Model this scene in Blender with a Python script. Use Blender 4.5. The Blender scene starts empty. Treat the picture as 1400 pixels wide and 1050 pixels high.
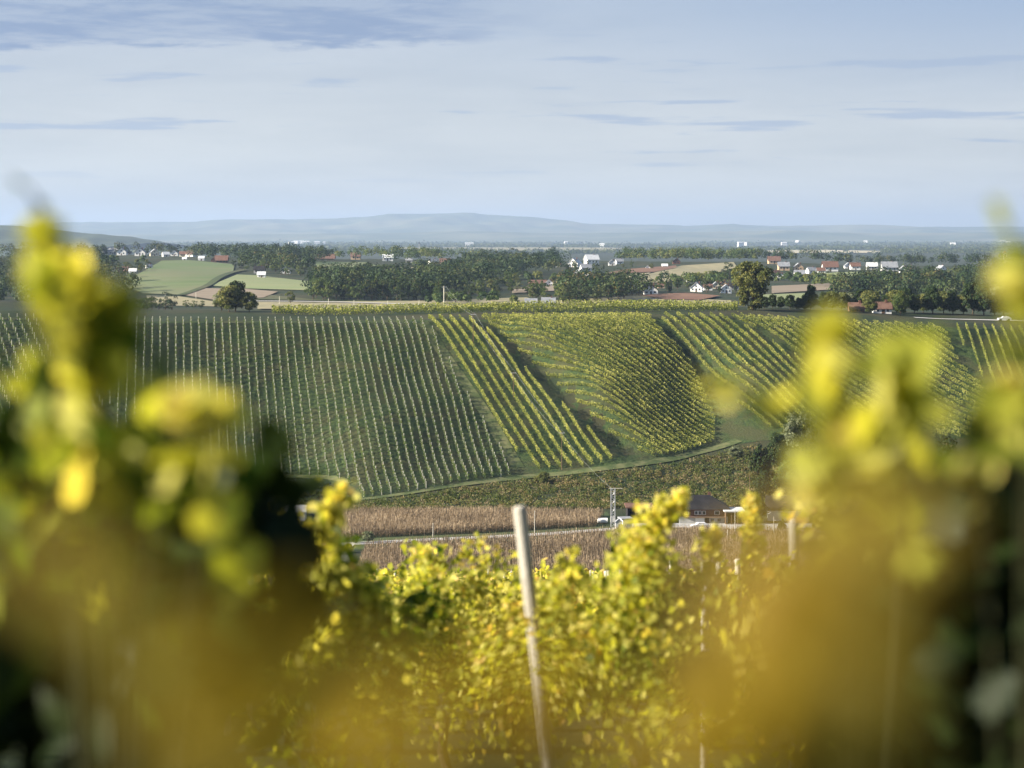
import bpy, math, random
import numpy as np
from mathutils import Vector, Matrix
from mathutils.geometry import delaunay_2d_cdt

rad = math.radians
SC = bpy.context.scene
COL = SC.collection
RNG = np.random.default_rng(7)
F = 2807.0          # focal length in photo pixels (1400 wide)
HZ = 325.0          # horizon row in the photo

# ------------------------------------------------------------------ camera
cam = bpy.data.cameras.new('camera')
cam.sensor_width = 36
cam.lens = F / 1400 * 36
cam.shift_y = -(525 - HZ) / 1400
cam.clip_start = 0.05
cam.clip_end = 90000
cam.dof.use_dof = True
cam.dof.focus_distance = 520
cam.dof.aperture_fstop = 2.3
camo = bpy.data.objects.new('camera', cam)
COL.objects.link(camo)
camo.location = (0, 0, 0)
camo.rotation_euler = (rad(90), 0, 0)
SC.camera = camo

# ------------------------------------------------------------------ sun, sky, exposure
SUN_EL, SUN_AZ = 22.0, -99.0       # azimuth from +Y (view direction), negative = left
sun = bpy.data.lights.new('sun', 'SUN')
sun.energy = 5.0
sun.angle = rad(0.5)
sun.color = (1.0, 0.90, 0.74)
suno = bpy.data.objects.new('sun', sun)
COL.objects.link(suno)
sd = Vector((math.sin(rad(SUN_AZ)) * math.cos(rad(SUN_EL)), math.cos(rad(SUN_AZ)) * math.cos(rad(SUN_EL)), math.sin(rad(SUN_EL))))
suno.rotation_euler = sd.to_track_quat('Z', 'Y').to_euler()
suno.location = (-50, 20, 60)

W = bpy.data.worlds.new('World')
SC.world = W
W.use_nodes = True


def N(nt, typ, **kw):
    n = nt.nodes.new(typ)
    for k, v in kw.items():
        if k in ('ins',):
            for a, b in v.items():
                n.inputs[a].default_value = b
        else:
            setattr(n, k, v)
    return n


def mth(nt, op, a, b=None, c=None, clamp=False):
    n = nt.nodes.new('ShaderNodeMath')
    n.operation = op
    n.use_clamp = clamp
    for i, v in enumerate((a, b, c)):
        if v is None:
            continue
        if isinstance(v, (int, float)):
            n.inputs[i].default_value = v
        else:
            nt.links.new(v, n.inputs[i])
    return n.outputs[0]


def mix(nt, f, a, b, typ='MIX'):
    n = nt.nodes.new('ShaderNodeMix')
    n.data_type = 'RGBA'
    n.blend_type = typ
    n.clamp_factor = True
    for s, v in ((n.inputs[0], f), (n.inputs[6], a), (n.inputs[7], b)):
        if isinstance(v, (int, float)):
            s.default_value = v
        elif isinstance(v, (tuple, list)):
            s.default_value = (*v, 1) if len(v) == 3 else v
        else:
            nt.links.new(v, s)
    return n.outputs[2]


def smooth(nt, v, lo, hi, a=0.0, b=1.0):
    n = nt.nodes.new('ShaderNodeMapRange')
    n.interpolation_type = 'SMOOTHSTEP'
    nt.links.new(v, n.inputs[0])
    n.inputs[1].default_value = lo
    n.inputs[2].default_value = hi
    n.inputs[3].default_value = a
    n.inputs[4].default_value = b
    return n.outputs[0]


def noise(nt, vec, scale, detail=4, rough=0.55, dist=0.0):
    n = nt.nodes.new('ShaderNodeTexNoise')
    n.inputs['Scale'].default_value = scale
    n.inputs['Detail'].default_value = detail
    n.inputs['Roughness'].default_value = rough
    n.inputs['Distortion'].default_value = dist
    if vec is not None:
        nt.links.new(vec, n.inputs['Vector'])
    return n.outputs[0]


def build_world():
    nt = W.node_tree
    nt.nodes.clear()
    out = N(nt, 'ShaderNodeOutputWorld')
    bg = N(nt, 'ShaderNodeBackground')
    bg.inputs[1].default_value = 0.05
    sky = N(nt, 'ShaderNodeTexSky')
    sky.sky_type = 'NISHITA'
    sky.sun_disc = False
    sky.sun_elevation = rad(SUN_EL)
    sky.sun_rotation = rad(SUN_AZ % 360)
    sky.air_density = 1.0
    sky.dust_density = 0.6
    sky.ozone_density = 2.0
    tc = N(nt, 'ShaderNodeTexCoord')
    sep = N(nt, 'ShaderNodeSeparateXYZ')
    nt.links.new(tc.outputs['Generated'], sep.inputs[0])
    x, y, z = sep.outputs
    mp = N(nt, 'ShaderNodeMapping')
    mp.inputs['Scale'].default_value = (1, 1, 7)
    nt.links.new(tc.outputs['Generated'], mp.inputs[0])
    v = mp.outputs[0]
    n1 = noise(nt, v, 5.0, 6, 0.6, 0.3)
    n2 = noise(nt, v, 22.0, 6, 0.62, 0.2)
    mp2 = N(nt, 'ShaderNodeMapping')
    mp2.inputs['Scale'].default_value = (1, 1, 15)
    mp2.inputs['Location'].default_value = (3.1, 1.7, .4)
    nt.links.new(tc.outputs['Generated'], mp2.inputs[0])
    n3 = noise(nt, mp2.outputs[0], 11.0, 6, 0.55, 0.15)
    # thin pale veil of high cloud
    veil = smooth(nt, z, 0.08, 0.45, 0.94, 0.18)
    vc = mix(nt, smooth(nt, n1, 0.3, 0.7), (3.35, 3.55, 3.72), (4.0, 4.15, 4.2))
    # top of the photograph is a bluer grey
    bl = mth(nt, 'MULTIPLY', smooth(nt, z, 0.035, 0.125), smooth(nt, x, -0.1, 0.26, 0.55, 1.0))
    vc = mix(nt, bl, vc, (1.95, 2.55, 3.6))
    c = mix(nt, veil, sky.outputs[0], vc)
    # cloud bank at the upper left
    e = mth(nt, 'ADD', z, mth(nt, 'MULTIPLY', mth(nt, 'SUBTRACT', n1, 0.5), 0.03))
    e = mth(nt, 'ADD', e, mth(nt, 'MULTIPLY', mth(nt, 'SUBTRACT', n2, 0.5), 0.018))
    e = mth(nt, 'SUBTRACT', e, mth(nt, 'MULTIPLY', mth(nt, 'ADD', x, 0.25), 0.045))
    bank = mth(nt, 'MULTIPLY', smooth(nt, e, 0.0865, 0.0915), smooth(nt, x, -0.06, 0.04, 1.0, 0.0))
    bank = mth(nt, 'MULTIPLY', bank, smooth(nt, n2, 0.35, 0.60, 0.45, 1.0))
    bank = mth(nt, 'MULTIPLY', bank, smooth(nt, z, 0.16, 0.24, 1.0, 0.3))
    bank = mth(nt, 'MULTIPLY', bank, 0.85)
    c = mix(nt, bank, c, (1.35, 1.9, 3.0))
    # long thin wisps
    w = smooth(nt, n3, 0.565, 0.65)
    w = mth(nt, 'MULTIPLY', w, smooth(nt, z, 0.02, 0.045))
    w = mth(nt, 'MULTIPLY', w, smooth(nt, z, 0.085, 0.11, 1.0, 0.0))
    w = mth(nt, 'MULTIPLY', w, 0.7)
    c = mix(nt, w, c, (2.2, 2.75, 3.65))
    nt.links.new(c, bg.inputs[0])
    nt.links.new(bg.outputs[0], out.inputs[0])


build_world()
SC.view_settings.view_transform = 'Standard'
SC.view_settings.look = 'None'
SC.view_settings.exposure = 1.85
SC.view_settings.gamma = 1.0
SC.cycles.max_bounces = 6
SC.cycles.diffuse_bounces = 2
SC.cycles.glossy_bounces = 1
SC.cycles.transmission_bounces = 3
SC.cycles.volume_bounces = 0
SC.cycles.transparent_max_bounces = 6
SC.cycles.sample_clamp_indirect = 4
SC.cycles.use_denoising = True
SC.cycles.use_adaptive_sampling = False

# ------------------------------------------------------------------ terrain function
PX = np.arange(-1500, 2921, 10.0)


def _col(pairs):
    a = np.array(pairs, float)
    v = np.interp(PX, a[:, 0], a[:, 1])
    for _ in range(6):
        p = np.pad(v, 2, mode='edge')
        v = (p[:-4] + p[1:-3] + p[2:-2] + p[3:-1] + p[4:]) / 5
    return v


def _c(v):
    return np.full_like(PX, float(v))


def zpy(py, D):
    return (HZ - py) * D / F


VZ = -66.0
bank_py = _col([(-400, 640), (0, 646), (300, 654), (435, 655), (492, 686), (560, 677), (640, 664), (723, 653), (850, 643), (920, 631), (980, 616), (1040, 604), (1150, 604), (1400, 602)])
bank_D = _col([(-400, 548), (0, 548), (435, 545), (492, 512), (560, 520), (723, 536), (850, 541), (980, 560), (1100, 566), (1400, 566)])
crest_py = _col([(-400, 420), (0, 424), (100, 431), (160, 437), (490, 438), (600, 436), (723, 432), (850, 431), (980, 431), (1100, 435), (1250, 440), (1400, 446), (2000, 450)])
crest_D = _col([(-400, 600), (0, 620), (300, 636), (980, 640), (1250, 646), (1400, 650)])
valley_D = _col([(-400, 502), (430, 502), (492, 497), (980, 499), (1100, 505), (1400, 510)])
ridge_py = _col([(-400, 352), (0, 352), (150, 349), (300, 352), (450, 354), (600, 357), (700, 362), (800, 358), (900, 358), (1040, 358), (1150, 364), (1300, 366), (1500, 366)])
mid_py = _col([(-400, 372), (0, 370), (200, 362), (320, 366), (450, 372), (600, 374), (800, 374), (950, 378), (1100, 380), (1250, 380), (1400, 378)])
low_py = _col([(-400, 398), (0, 400), (200, 392), (450, 392), (700, 398), (900, 396), (1100, 400), (1400, 402)])
crest_z = zpy(crest_py, crest_D)
bank_z = zpy(bank_py, bank_D)
KN = [
    (_c(-400), _c(60)), (_c(-60), _c(9.0)), (_c(0), _c(-1.65)), (_c(20), _c(-5.1)), (_c(60), _c(-11.9)), (_c(110), _c(-20.0)),
    (_c(150), _c(-28.5)), (_c(250), _c(-51)), (_c(340), _c(-64.6)), (_c(380), _c(VZ)), (_c(440), _c(VZ)), (valley_D, _c(VZ)),
    (bank_D, bank_z),
    (bank_D + (crest_D - bank_D) * .5, bank_z + (crest_z - bank_z) * .51),
    (crest_D, crest_z),
    (crest_D + 45, crest_z + 1.3),
    (crest_D + 110, crest_z - 5),
    (_c(900), _c(-43)), (_c(1020), zpy(427, _c(1020))),
    (_c(1120), zpy(417, _c(1120))), (_c(1300), zpy(low_py, _c(1300))), (_c(1650), zpy(mid_py, _c(1650))),
    (_c(2150), zpy(ridge_py, _c(2150))), (_c(2500), zpy(ridge_py + 3, _c(2500))), (_c(3400), _c(-46)), (_c(4000), _c(-48)), (_c(9000), _c(-48)), (_c(60000), _c(-48)),
]
KD = np.stack([k[0] for k in KN], 1)
KZ = np.stack([k[1] for k in KN], 1)
DT = np.unique(np.concatenate([np.arange(-300, -20, 20), np.arange(-20, 40, 1.0), np.arange(40, 380, 4.0), np.arange(380, 760, 2.0), np.arange(760, 2600, 10.0),
                               np.geomspace(2600, 42000, 60)]))


def pchip(x, y, q):
    h = np.diff(x); d = np.diff(y) / h
    m = np.zeros_like(x)
    w1 = 2 * h[1:] + h[:-1]; w2 = h[1:] + 2 * h[:-1]
    ok = (d[1:] * d[:-1]) > 0
    with np.errstate(all='ignore'):
        mm = (w1 + w2) / (w1 / d[:-1] + w2 / d[1:])
    m[1:-1] = np.where(ok, mm, 0)
    m[0] = d[0]; m[-1] = d[-1]
    i = np.clip(np.searchsorted(x, q) - 1, 0, len(x) - 2)
    t = (q - x[i]) / h[i]
    return ((2*t**3 - 3*t**2 + 1) * y[i] + (t**3 - 2*t**2 + t) * h[i] * m[i] + (-2*t**3 + 3*t**2) * y[i+1] + (t**3 - t**2) * h[i] * m[i+1])


TAB = np.stack([pchip(KD[i], KZ[i], DT) for i in range(len(PX))], 0)
# a sunken grass gully between the two middle vineyard blocks, and a second one further right
for (a, b, dep, wid) in (((672, 436), (868, 632), 6.0, 20.0), ((905, 432), (1030, 560), 3.0, 18.0)):
    for j, D in enumerate(DT):
        if 520 < D < 660:
            pyc = 325 - F * TAB[:, j] / D
            cx = a[0] + (pyc - a[1]) / (b[1] - a[1]) * (b[0] - a[0])
            fade = np.clip((pyc - a[1] + 6) / 20, 0, 1) * np.clip((b[1] + 4 - pyc) / 25, 0, 1)
            s = (PX - cx) / wid
            TAB[:, j] -= dep * 0.5 * np.exp(-s**2) * fade


for j, D in enumerate(DT):
    if 520 < D < 660:
        fr = np.clip((D - bank_D) / (crest_D - bank_D), 0, 1)
        env = np.clip(4 * fr * (1 - fr), 0, 1) ** .8
        TAB[:, j] += env * (2.6 * np.exp(-((PX - 770 - (1 - fr) * 90) / 60) ** 2) - 3.4 * np.exp(-((PX - 925 - (1 - fr) * 60) / 50) ** 2))


def H(X, Y):
    X = np.asarray(X, float); Y = np.asarray(Y, float)
    px = np.clip(700 + F * X / np.maximum(Y, 50), PX[0], PX[-1] - 1e-6)
    fi = (px - PX[0]) / 10
    i = np.clip(np.floor(fi).astype(int), 0, len(PX) - 2); fx = fi - i
    Yc = np.clip(Y, DT[0], DT[-1] - 1e-3)
    j = np.clip(np.searchsorted(DT, Yc, side='right') - 1, 0, len(DT) - 2)
    fy = (Yc - DT[j]) / (DT[j+1] - DT[j])
    z = (TAB[i, j] * (1-fx) * (1-fy) + TAB[i+1, j] * fx * (1-fy) + TAB[i, j+1] * (1-fx) * fy + TAB[i+1, j+1] * fx * fy)
    far = np.clip((Y - 1050) / 300, 0, 1) * np.clip((2700 - Y) / 400, 0, 1)
    z = z + far * (1.3 * np.sin(X / 71.0 + 1) * np.cos(Y / 93.0) + 0.8 * np.sin(X / 33.0 + Y / 51.0))
    mid = np.clip((Y - 505) / 30, 0, 1) * np.clip((700 - Y) / 60, 0, 1)
    z = z + mid * (0.35 * np.sin(X / 11.0 + Y / 23.0) + 0.25 * np.sin(X / 6.1 - Y / 9.0))
    return z


def hz(x, y):
    return float(H(x, y))


_dd = np.concatenate([np.arange(12, 380, 2.0), np.arange(380, 760, 1.0), np.arange(760, 2700, 5.0), np.geomspace(2700, 40000, 200)])


def unproj(px, py, dmin=12.0, dmax=60000.0):
    """world point on the terrain seen at photo pixel px, py, at or beyond depth dmin"""
    d = _dd[(_dd >= dmin) & (_dd <= dmax)]
    z = H((px - 700) / F * d, d)
    p = HZ - F * z / d
    k = np.nonzero(p <= py)[0]
    if len(k) == 0:
        i = int(np.argmin(p)); D = d[i]
    elif k[0] == 0:
        D = d[0]
    else:
        i = k[0]
        t = (p[i-1] - py) / max(1e-9, p[i-1] - p[i])
        D = d[i-1] + (d[i] - d[i-1]) * t
    X = (px - 700) / F * D
    return X, D, hz(X, D)


def P3(px, py, D):
    return np.array([(px - 700) / F * D, D, (HZ - py) / F * D])


# ------------------------------------------------------------------ object helpers
def tag(o, label=None, cat=None, group=None, kind=None):
    if label: o['label'] = label
    if cat: o['category'] = cat
    if group: o['group'] = group
    if kind: o['kind'] = kind
    return o


def link(name, me, parent=None):
    o = bpy.data.objects.new(name, me)
    COL.objects.link(o)
    if parent is not None:
        o.parent = parent
    return o


def empty(name, loc, rz=0.0):
    o = bpy.data.objects.new(name, None)
    o.empty_display_size = 0.3
    COL.objects.link(o)
    o.location = loc
    o.rotation_euler = (0, 0, rz)
    return o


def npmesh(name, V, Fc, mat, tint=None, smooth_=False):
    """V (n,3), Fc (m,k) all faces with k corners"""
    me = bpy.data.meshes.new(name)
    V = np.ascontiguousarray(V, dtype=np.float32); Fc = np.ascontiguousarray(Fc, dtype=np.int32)
    me.vertices.add(len(V)); me.vertices.foreach_set('co', V.ravel())
    k = Fc.shape[1]
    me.loops.add(Fc.size); me.loops.foreach_set('vertex_index', Fc.ravel())
    me.polygons.add(len(Fc))
    me.polygons.foreach_set('loop_start', np.arange(0, Fc.size, k, dtype=np.int32))
    if smooth_:
        me.polygons.foreach_set('use_smooth', np.ones(len(Fc), dtype=bool))
    if tint is not None:
        at = me.attributes.new('tint', 'FLOAT', 'POINT')
        at.data.foreach_set('value', np.ascontiguousarray(tint, dtype=np.float32))
    me.update(calc_edges=True)
    if mat: me.materials.append(mat)
    return me


class MB:
    """collects boxes, prisms and tubes into one mesh"""
    def __init__(s):
        s.v = []; s.f = []

    def add(s, vs, fs):
        o = len(s.v); s.v += [tuple(p) for p in vs]; s.f += [tuple(i + o for i in f) for f in fs]
        return s

    def box(s, x0, x1, y0, y1, z0, z1):
        return s.add([(x0, y0, z0), (x1, y0, z0), (x1, y1, z0), (x0, y1, z0), (x0, y0, z1), (x1, y0, z1), (x1, y1, z1), (x0, y1, z1)],
                     [(0, 3, 2, 1), (4, 5, 6, 7), (0, 1, 5, 4), (1, 2, 6, 5), (2, 3, 7, 6), (3, 0, 4, 7)])

    def tube(s, pts, rs, n=6):
        pts = [Vector(p) for p in pts]
        if isinstance(rs, (int, float)): rs = [rs] * len(pts)
        vs = []
        for i, p in enumerate(pts):
            d = (pts[min(i+1, len(pts)-1)] - pts[max(i-1, 0)])
            d = d.normalized() if d.length > 1e-9 else Vector((0, 0, 1))
            a = d.orthogonal().normalized() if abs(d.z) < .98 else Vector((1, 0, 0))
            if i and abs(d.z) < .98:
                pass
            a = Vector((1, 0, 0)) if abs(d.x) < .8 else Vector((0, 0, 1))
            a = (a - d * a.dot(d)).normalized(); b = d.cross(a)
            for k in range(n):
                t = 2 * math.pi * k / n
                vs.append(p + (a * math.cos(t) + b * math.sin(t)) * rs[i])
        fs = []
        for i in range(len(pts) - 1):
            for k in range(n):
                fs.append((i*n + k, i*n + (k+1) % n, (i+1)*n + (k+1) % n, (i+1)*n + k))
        fs.append(tuple(range(n))[::-1]); fs.append(tuple((len(pts)-1)*n + k for k in range(n)))
        return s.add(vs, fs)

    def build(s, name, mat, parent=None):
        me = bpy.data.meshes.new(name)
        me.from_pydata(s.v, [], s.f)
        me.update()
        me.materials.append(mat)
        return link(name, me, parent)


# ------------------------------------------------------------------ materials
def newmat(name):
    m = bpy.data.materials.new(name); m.use_nodes = True
    nt = m.node_tree; nt.nodes.clear()
    out = N(nt, 'ShaderNodeOutputMaterial')
    return m, nt, out


def ramp(nt, fac, stops):
    n = nt.nodes.new('ShaderNodeValToRGB')
    cr = n.color_ramp
    while len(cr.elements) > 1: cr.elements.remove(cr.elements[-1])
    cr.elements[0].position = stops[0][0]; cr.elements[0].color = (*stops[0][1], 1)
    for p, c in stops[1:]:
        e = cr.elements.new(p); e.color = (*c, 1)
    nt.links.new(fac, n.inputs[0])
    return n.outputs[0]


def leafmat(name, stops, trans=0.45, tboost=(1.25, 1.3, 0.6), rough=0.55):
    m, nt, out = newmat(name)
    at = N(nt, 'ShaderNodeAttribute'); at.attribute_name = 'tint'
    tcn = N(nt, 'ShaderNodeObjectInfo')
    f = mth(nt, 'ADD', at.outputs['Fac'], mth(nt, 'MULTIPLY', mth(nt, 'SUBTRACT', tcn.outputs['Random'], 0.5), 0.18))
    col = ramp(nt, f, stops)
    p = N(nt, 'ShaderNodeBsdfPrincipled')
    p.inputs['Roughness'].default_value = rough
    p.inputs['Specular IOR Level'].default_value = 0.08
    nt.links.new(col, p.inputs['Base Color'])
    tr = N(nt, 'ShaderNodeBsdfTranslucent')
    tcx = mix(nt, 1.0, col, tboost, 'MULTIPLY')
    nt.links.new(tcx, tr.inputs[0])
    ms = N(nt, 'ShaderNodeMixShader'); ms.inputs[0].default_value = trans
    nt.links.new(p.outputs[0], ms.inputs[1]); nt.links.new(tr.outputs[0], ms.inputs[2])
    nt.links.new(ms.outputs[0], out.inputs[0])
    return m


def surf(name, c1, c2, scale=1.0, rough=0.85, detail=5, c3=None, scale3=0.1, bump=0.0, bscale=None, metal=0.0, stretch=None, spec=0.2):
    m, nt, out = newmat(name)
    g = N(nt, 'ShaderNodeNewGeometry')
    vec = g.outputs['Position']
    if stretch:
        mp = N(nt, 'ShaderNodeMapping'); mp.inputs['Scale'].default_value = stretch[:3]
        mp.inputs['Rotation'].default_value = (0, 0, stretch[3] if len(stretch) > 3 else 0)
        nt.links.new(vec, mp.inputs[0]); vec2 = mp.outputs[0]
    else:
        vec2 = vec
    f = smooth(nt, noise(nt, vec2, scale, detail, 0.6), 0.3, 0.7)
    c = mix(nt, f, c1, c2)
    if c3 is not None:
        f3 = smooth(nt, noise(nt, vec, scale3, 4, 0.6), 0.42, 0.62)
        c = mix(nt, f3, c, c3)
    p = N(nt, 'ShaderNodeBsdfPrincipled')
    p.inputs['Roughness'].default_value = rough; p.inputs['Metallic'].default_value = metal
    p.inputs['Specular IOR Level'].default_value = spec
    nt.links.new(c, p.inputs['Base Color'])
    if bump:
        b = N(nt, 'ShaderNodeBump'); b.inputs['Strength'].default_value = bump; b.inputs['Distance'].default_value = 0.3
        nt.links.new(noise(nt, vec2, bscale or scale * 3, 4, 0.6), b.inputs['Height'])
        nt.links.new(b.outputs[0], p.inputs['Normal'])
    nt.links.new(p.outputs[0], out.inputs[0])
    return m


M = {}
M['ground'] = surf('grass_ground', (0.010, 0.021, 0.007), (0.024, 0.036, 0.011), .35, c3=(0.038, 0.038, 0.016), scale3=0.035, bump=.5, bscale=1.6)
M['vineyard_ground'] = surf('vineyard_floor', (0.012, 0.030, 0.008), (0.050, 0.074, 0.020), 1.1, c3=(0.045, 0.050, 0.018), scale3=0.12, bump=.9, bscale=1.6)
M['track'] = surf('grass_track', (0.075, 0.095, 0.032), (0.12, 0.12, 0.055), .5, c3=(0.045, 0.065, 0.02), scale3=.2)
M['road'] = surf('road_gravel', (0.34, 0.33, 0.31), (0.44, 0.43, 0.41), .8)
M['asphalt'] = surf('asphalt', (0.17, 0.17, 0.17), (0.22, 0.22, 0.22), .8)
M['yard'] = surf('yard_concrete', (0.30, 0.30, 0.29), (0.42, 0.42, 0.41), .5)
M['field_green'] = surf('field_green', (0.085, 0.125, 0.045), (0.115, 0.150, 0.060), .02, stretch=(.4, 6, 1, -.1), c3=(0.13, .14, .07), scale3=.008)
M['field_light'] = surf('field_light', (0.16, 0.20, 0.09), (0.21, 0.22, 0.11), .02, stretch=(.4, 6, 1, .1))
M['field_brown'] = surf('field_brown', (0.17, 0.135, 0.10), (0.22, 0.18, 0.13), .03, stretch=(.4, 5, 1, .1))
M['field_tan'] = surf('field_tan', (0.20, 0.185, 0.11), (0.25, 0.22, 0.13), .03, stretch=(5, .5, 1, .4))
M['field_red'] = surf('field_plough', (0.13, 0.070, 0.045), (0.19, 0.11, 0.07), .05, stretch=(.5, 3, 1, 0))
M['field_straw'] = surf('field_straw', (0.34, 0.30, 0.20), (0.42, 0.37, 0.26), .03, stretch=(.5, 3, 1, 0))
M['meadow'] = surf('meadow', (0.035, 0.055, 0.018), (0.060, 0.078, 0.028), .03, c3=(0.075, .075, .035), scale3=.01)  # darkened in place of the corn's shadow on the road verge
M['bark'] = surf('bark', (0.045, 0.032, 0.022), (0.10, 0.075, 0.052), 3.0, bump=.6, bscale=30)
M['cane'] = surf('cane_bark', (0.022, 0.026, 0.008), (0.04, 0.040, 0.014), 12.0)
M['post'] = surf('weathered_wood', (0.30, 0.28, 0.24), (0.46, 0.44, 0.38), 6.0, stretch=(6, 6, .5), bump=.5, bscale=20)
M['palepost'] = surf('pale_post', (0.42, 0.40, 0.33), (0.60, 0.57, 0.48), 2.0)
M['metal'] = surf('galvanised', (0.34, 0.35, 0.36), (0.46, 0.47, 0.48), 2.0, rough=.5, metal=.3)
M['white'] = surf('white_render', (0.68, 0.68, 0.66), (0.80, 0.79, 0.77), .3)
M['cream'] = surf('cream_render', (0.55, 0.50, 0.38), (0.66, 0.60, 0.46), .3)
M['tanwall'] = surf('tan_render', (0.42, 0.30, 0.19), (0.50, 0.37, 0.24), .3)
M['greywall'] = surf('grey_render', (0.34, 0.34, 0.33), (0.46, 0.46, 0.45), .4)
M['brick'] = surf('red_brick', (0.095, 0.045, 0.032), (0.15, 0.075, 0.052), 1.5)
M['roof_red'] = surf('roof_orange_tile', (0.105, 0.058, 0.044), (0.165, 0.098, 0.076), .6)
M['roof_brown'] = surf('roof_brown_tile', (0.10, 0.055, 0.040), (0.16, 0.085, 0.06), .6)
M['roof_dark'] = surf('roof_dark', (0.014, 0.013, 0.013), (0.028, 0.026, 0.026), .6, rough=.6)
M['roof_grey'] = surf('roof_grey', (0.17, 0.18, 0.20), (0.26, 0.27, 0.29), .6)
M['roof_pale'] = surf('roof_pale_sheet', (0.50, 0.51, 0.52), (0.62, 0.63, 0.64), .6)
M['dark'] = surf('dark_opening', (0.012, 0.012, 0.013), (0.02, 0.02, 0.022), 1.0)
M['wood'] = surf('brown_boards', (0.09, 0.055, 0.035), (0.15, 0.095, 0.06), 1.0)
M['rubber'] = surf('rubber', (0.02, 0.02, 0.02), (0.03, 0.03, 0.03), 1.0)
M['carpaint'] = surf('car_paint', (0.62, 0.63, 0.65), (0.68, 0.69, 0.70), .3, rough=.3)


def glassmat():
    m, nt, out = newmat('window_glass')
    p = N(nt, 'ShaderNodeBsdfPrincipled')
    p.inputs['Base Color'].default_value = (0.03, 0.04, 0.05, 1)
    p.inputs['Roughness'].default_value = 0.08
    nt.links.new(p.outputs[0], out.inputs[0])
    return m


M['glass'] = glassmat()
M['leaf_dark'] = leafmat('leaf_dark_green', [(0, (0.013, 0.028, 0.010)), (.5, (0.030, 0.050, 0.016)), (.88, (0.062, 0.074, 0.022)), (1, (0.095, 0.070, 0.026))], .15)
M['leaf_mid'] = leafmat('leaf_mid_green', [(0, (0.030, 0.055, 0.016)), (.5, (0.062, 0.092, 0.026)), (1, (0.15, 0.15, 0.04))], .3)
M['leaf_olive'] = leafmat('leaf_olive', [(0, (0.050, 0.070, 0.022)), (.5, (0.10, 0.115, 0.036)), (1, (0.21, 0.19, 0.06))], .3)
M['leaf_pale'] = leafmat('leaf_willow', [(0, (0.085, 0.105, 0.060)), (.5, (0.15, 0.17, 0.10)), (1, (0.24, 0.25, 0.15))], .3)
M['leaf_far'] = leafmat('leaf_far_wood', [(0, (0.022, 0.040, 0.014)), (.5, (0.050, 0.070, 0.024)), (1, (0.095, 0.105, 0.035))], .2)
M['vine_young'] = leafmat('vine_young_leaves', [(0, (0.040, 0.075, 0.020)), (.5, (0.105, 0.150, 0.042)), (.85, (0.15, 0.16, 0.05)), (1, (0.22, 0.17, 0.08))], .3)
M['vine_hill'] = leafmat('vine_hill_leaves', [(0, (0.075, 0.105, 0.028)), (.5, (0.23, 0.25, 0.068)), (1, (0.52, 0.49, 0.17))], .4)
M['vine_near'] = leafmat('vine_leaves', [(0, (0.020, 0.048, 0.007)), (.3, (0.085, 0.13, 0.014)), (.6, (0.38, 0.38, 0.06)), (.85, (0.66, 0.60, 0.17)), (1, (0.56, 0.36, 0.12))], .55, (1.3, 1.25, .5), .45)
M['vine_ochre'] = leafmat('vine_autumn_leaves', [(0, (0.03, 0.04, 0.006)), (.35, (0.10, 0.095, 0.012)), (.7, (0.30, 0.24, 0.048)), (1, (0.28, 0.16, 0.035))], .5, (1.2, 1.1, .5), .5)
M['vine_shade'] = leafmat('vine_shaded_leaves', [(0, (0.006, 0.013, 0.004)), (.6, (0.022, 0.036, 0.007)), (1, (0.11, 0.12, 0.015))], .2, (1.2, 1.2, .5), .5)  # vine leaves with their shade put into a darker colour
M['corn'] = leafmat('dry_corn', [(0, (0.13, 0.10, 0.065)), (.5, (0.26, 0.20, 0.135)), (1, (0.44, 0.35, 0.24))], .3, (1.1, 1, .8))
M['scrub'] = leafmat('scrub', [(0, (0.035, 0.055, 0.016)), (.45, (0.095, 0.115, 0.032)), (.75, (0.13, 0.115, 0.045)), (1, (0.24, 0.17, 0.09))], .3)
M['scrub_pink'] = leafmat('dry_grass', [(0, (0.15, 0.12, 0.06)), (.5, (0.24, 0.19, 0.11)), (1, (0.34, 0.27, 0.17))], .3)

# ------------------------------------------------------------------ leaf clouds
LEAF_V = np.array([(0, -.50, 0), (.22, -.62, .03), (.50, -.35, .07), (.40, -.08, .03), (.62, .12, .09), (.34, .26, .04), (.30, .55, .05), (.0, .72, -.04),
                   (-.30, .55, .05), (-.34, .26, .04), (-.62, .12, .09), (-.40, -.08, .03), (-.50, -.35, .07), (-.22, -.62, .03), (0, 0, -.06)])
LEAF_F = np.array([(i, (i + 1) % 14, 14) for i in range(14)])
HEX_V = np.array([(0, -.55, 0), (.48, -.38, .06), (.55, .15, .08), (0, .65, -.03), (-.55, .15, .08), (-.48, -.38, .06)])
QUAD_V = np.array([(0, -.6, .0), (.5, .0, .08), (0, .6, 0), (-.5, 0, .08)])


def frames(n, rng, up=None, k=0.0):
    a = rng.normal(size=(n, 3))
    if up is not None:
        a = a / np.linalg.norm(a, axis=1, keepdims=True) + np.asarray(up) * k
    a /= np.linalg.norm(a, axis=1, keepdims=True)
    b = rng.normal(size=(n, 3)); b -= a * np.sum(a * b, 1, keepdims=True); b /= np.linalg.norm(b, axis=1, keepdims=True)
    return np.cross(b, a), b, a


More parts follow.
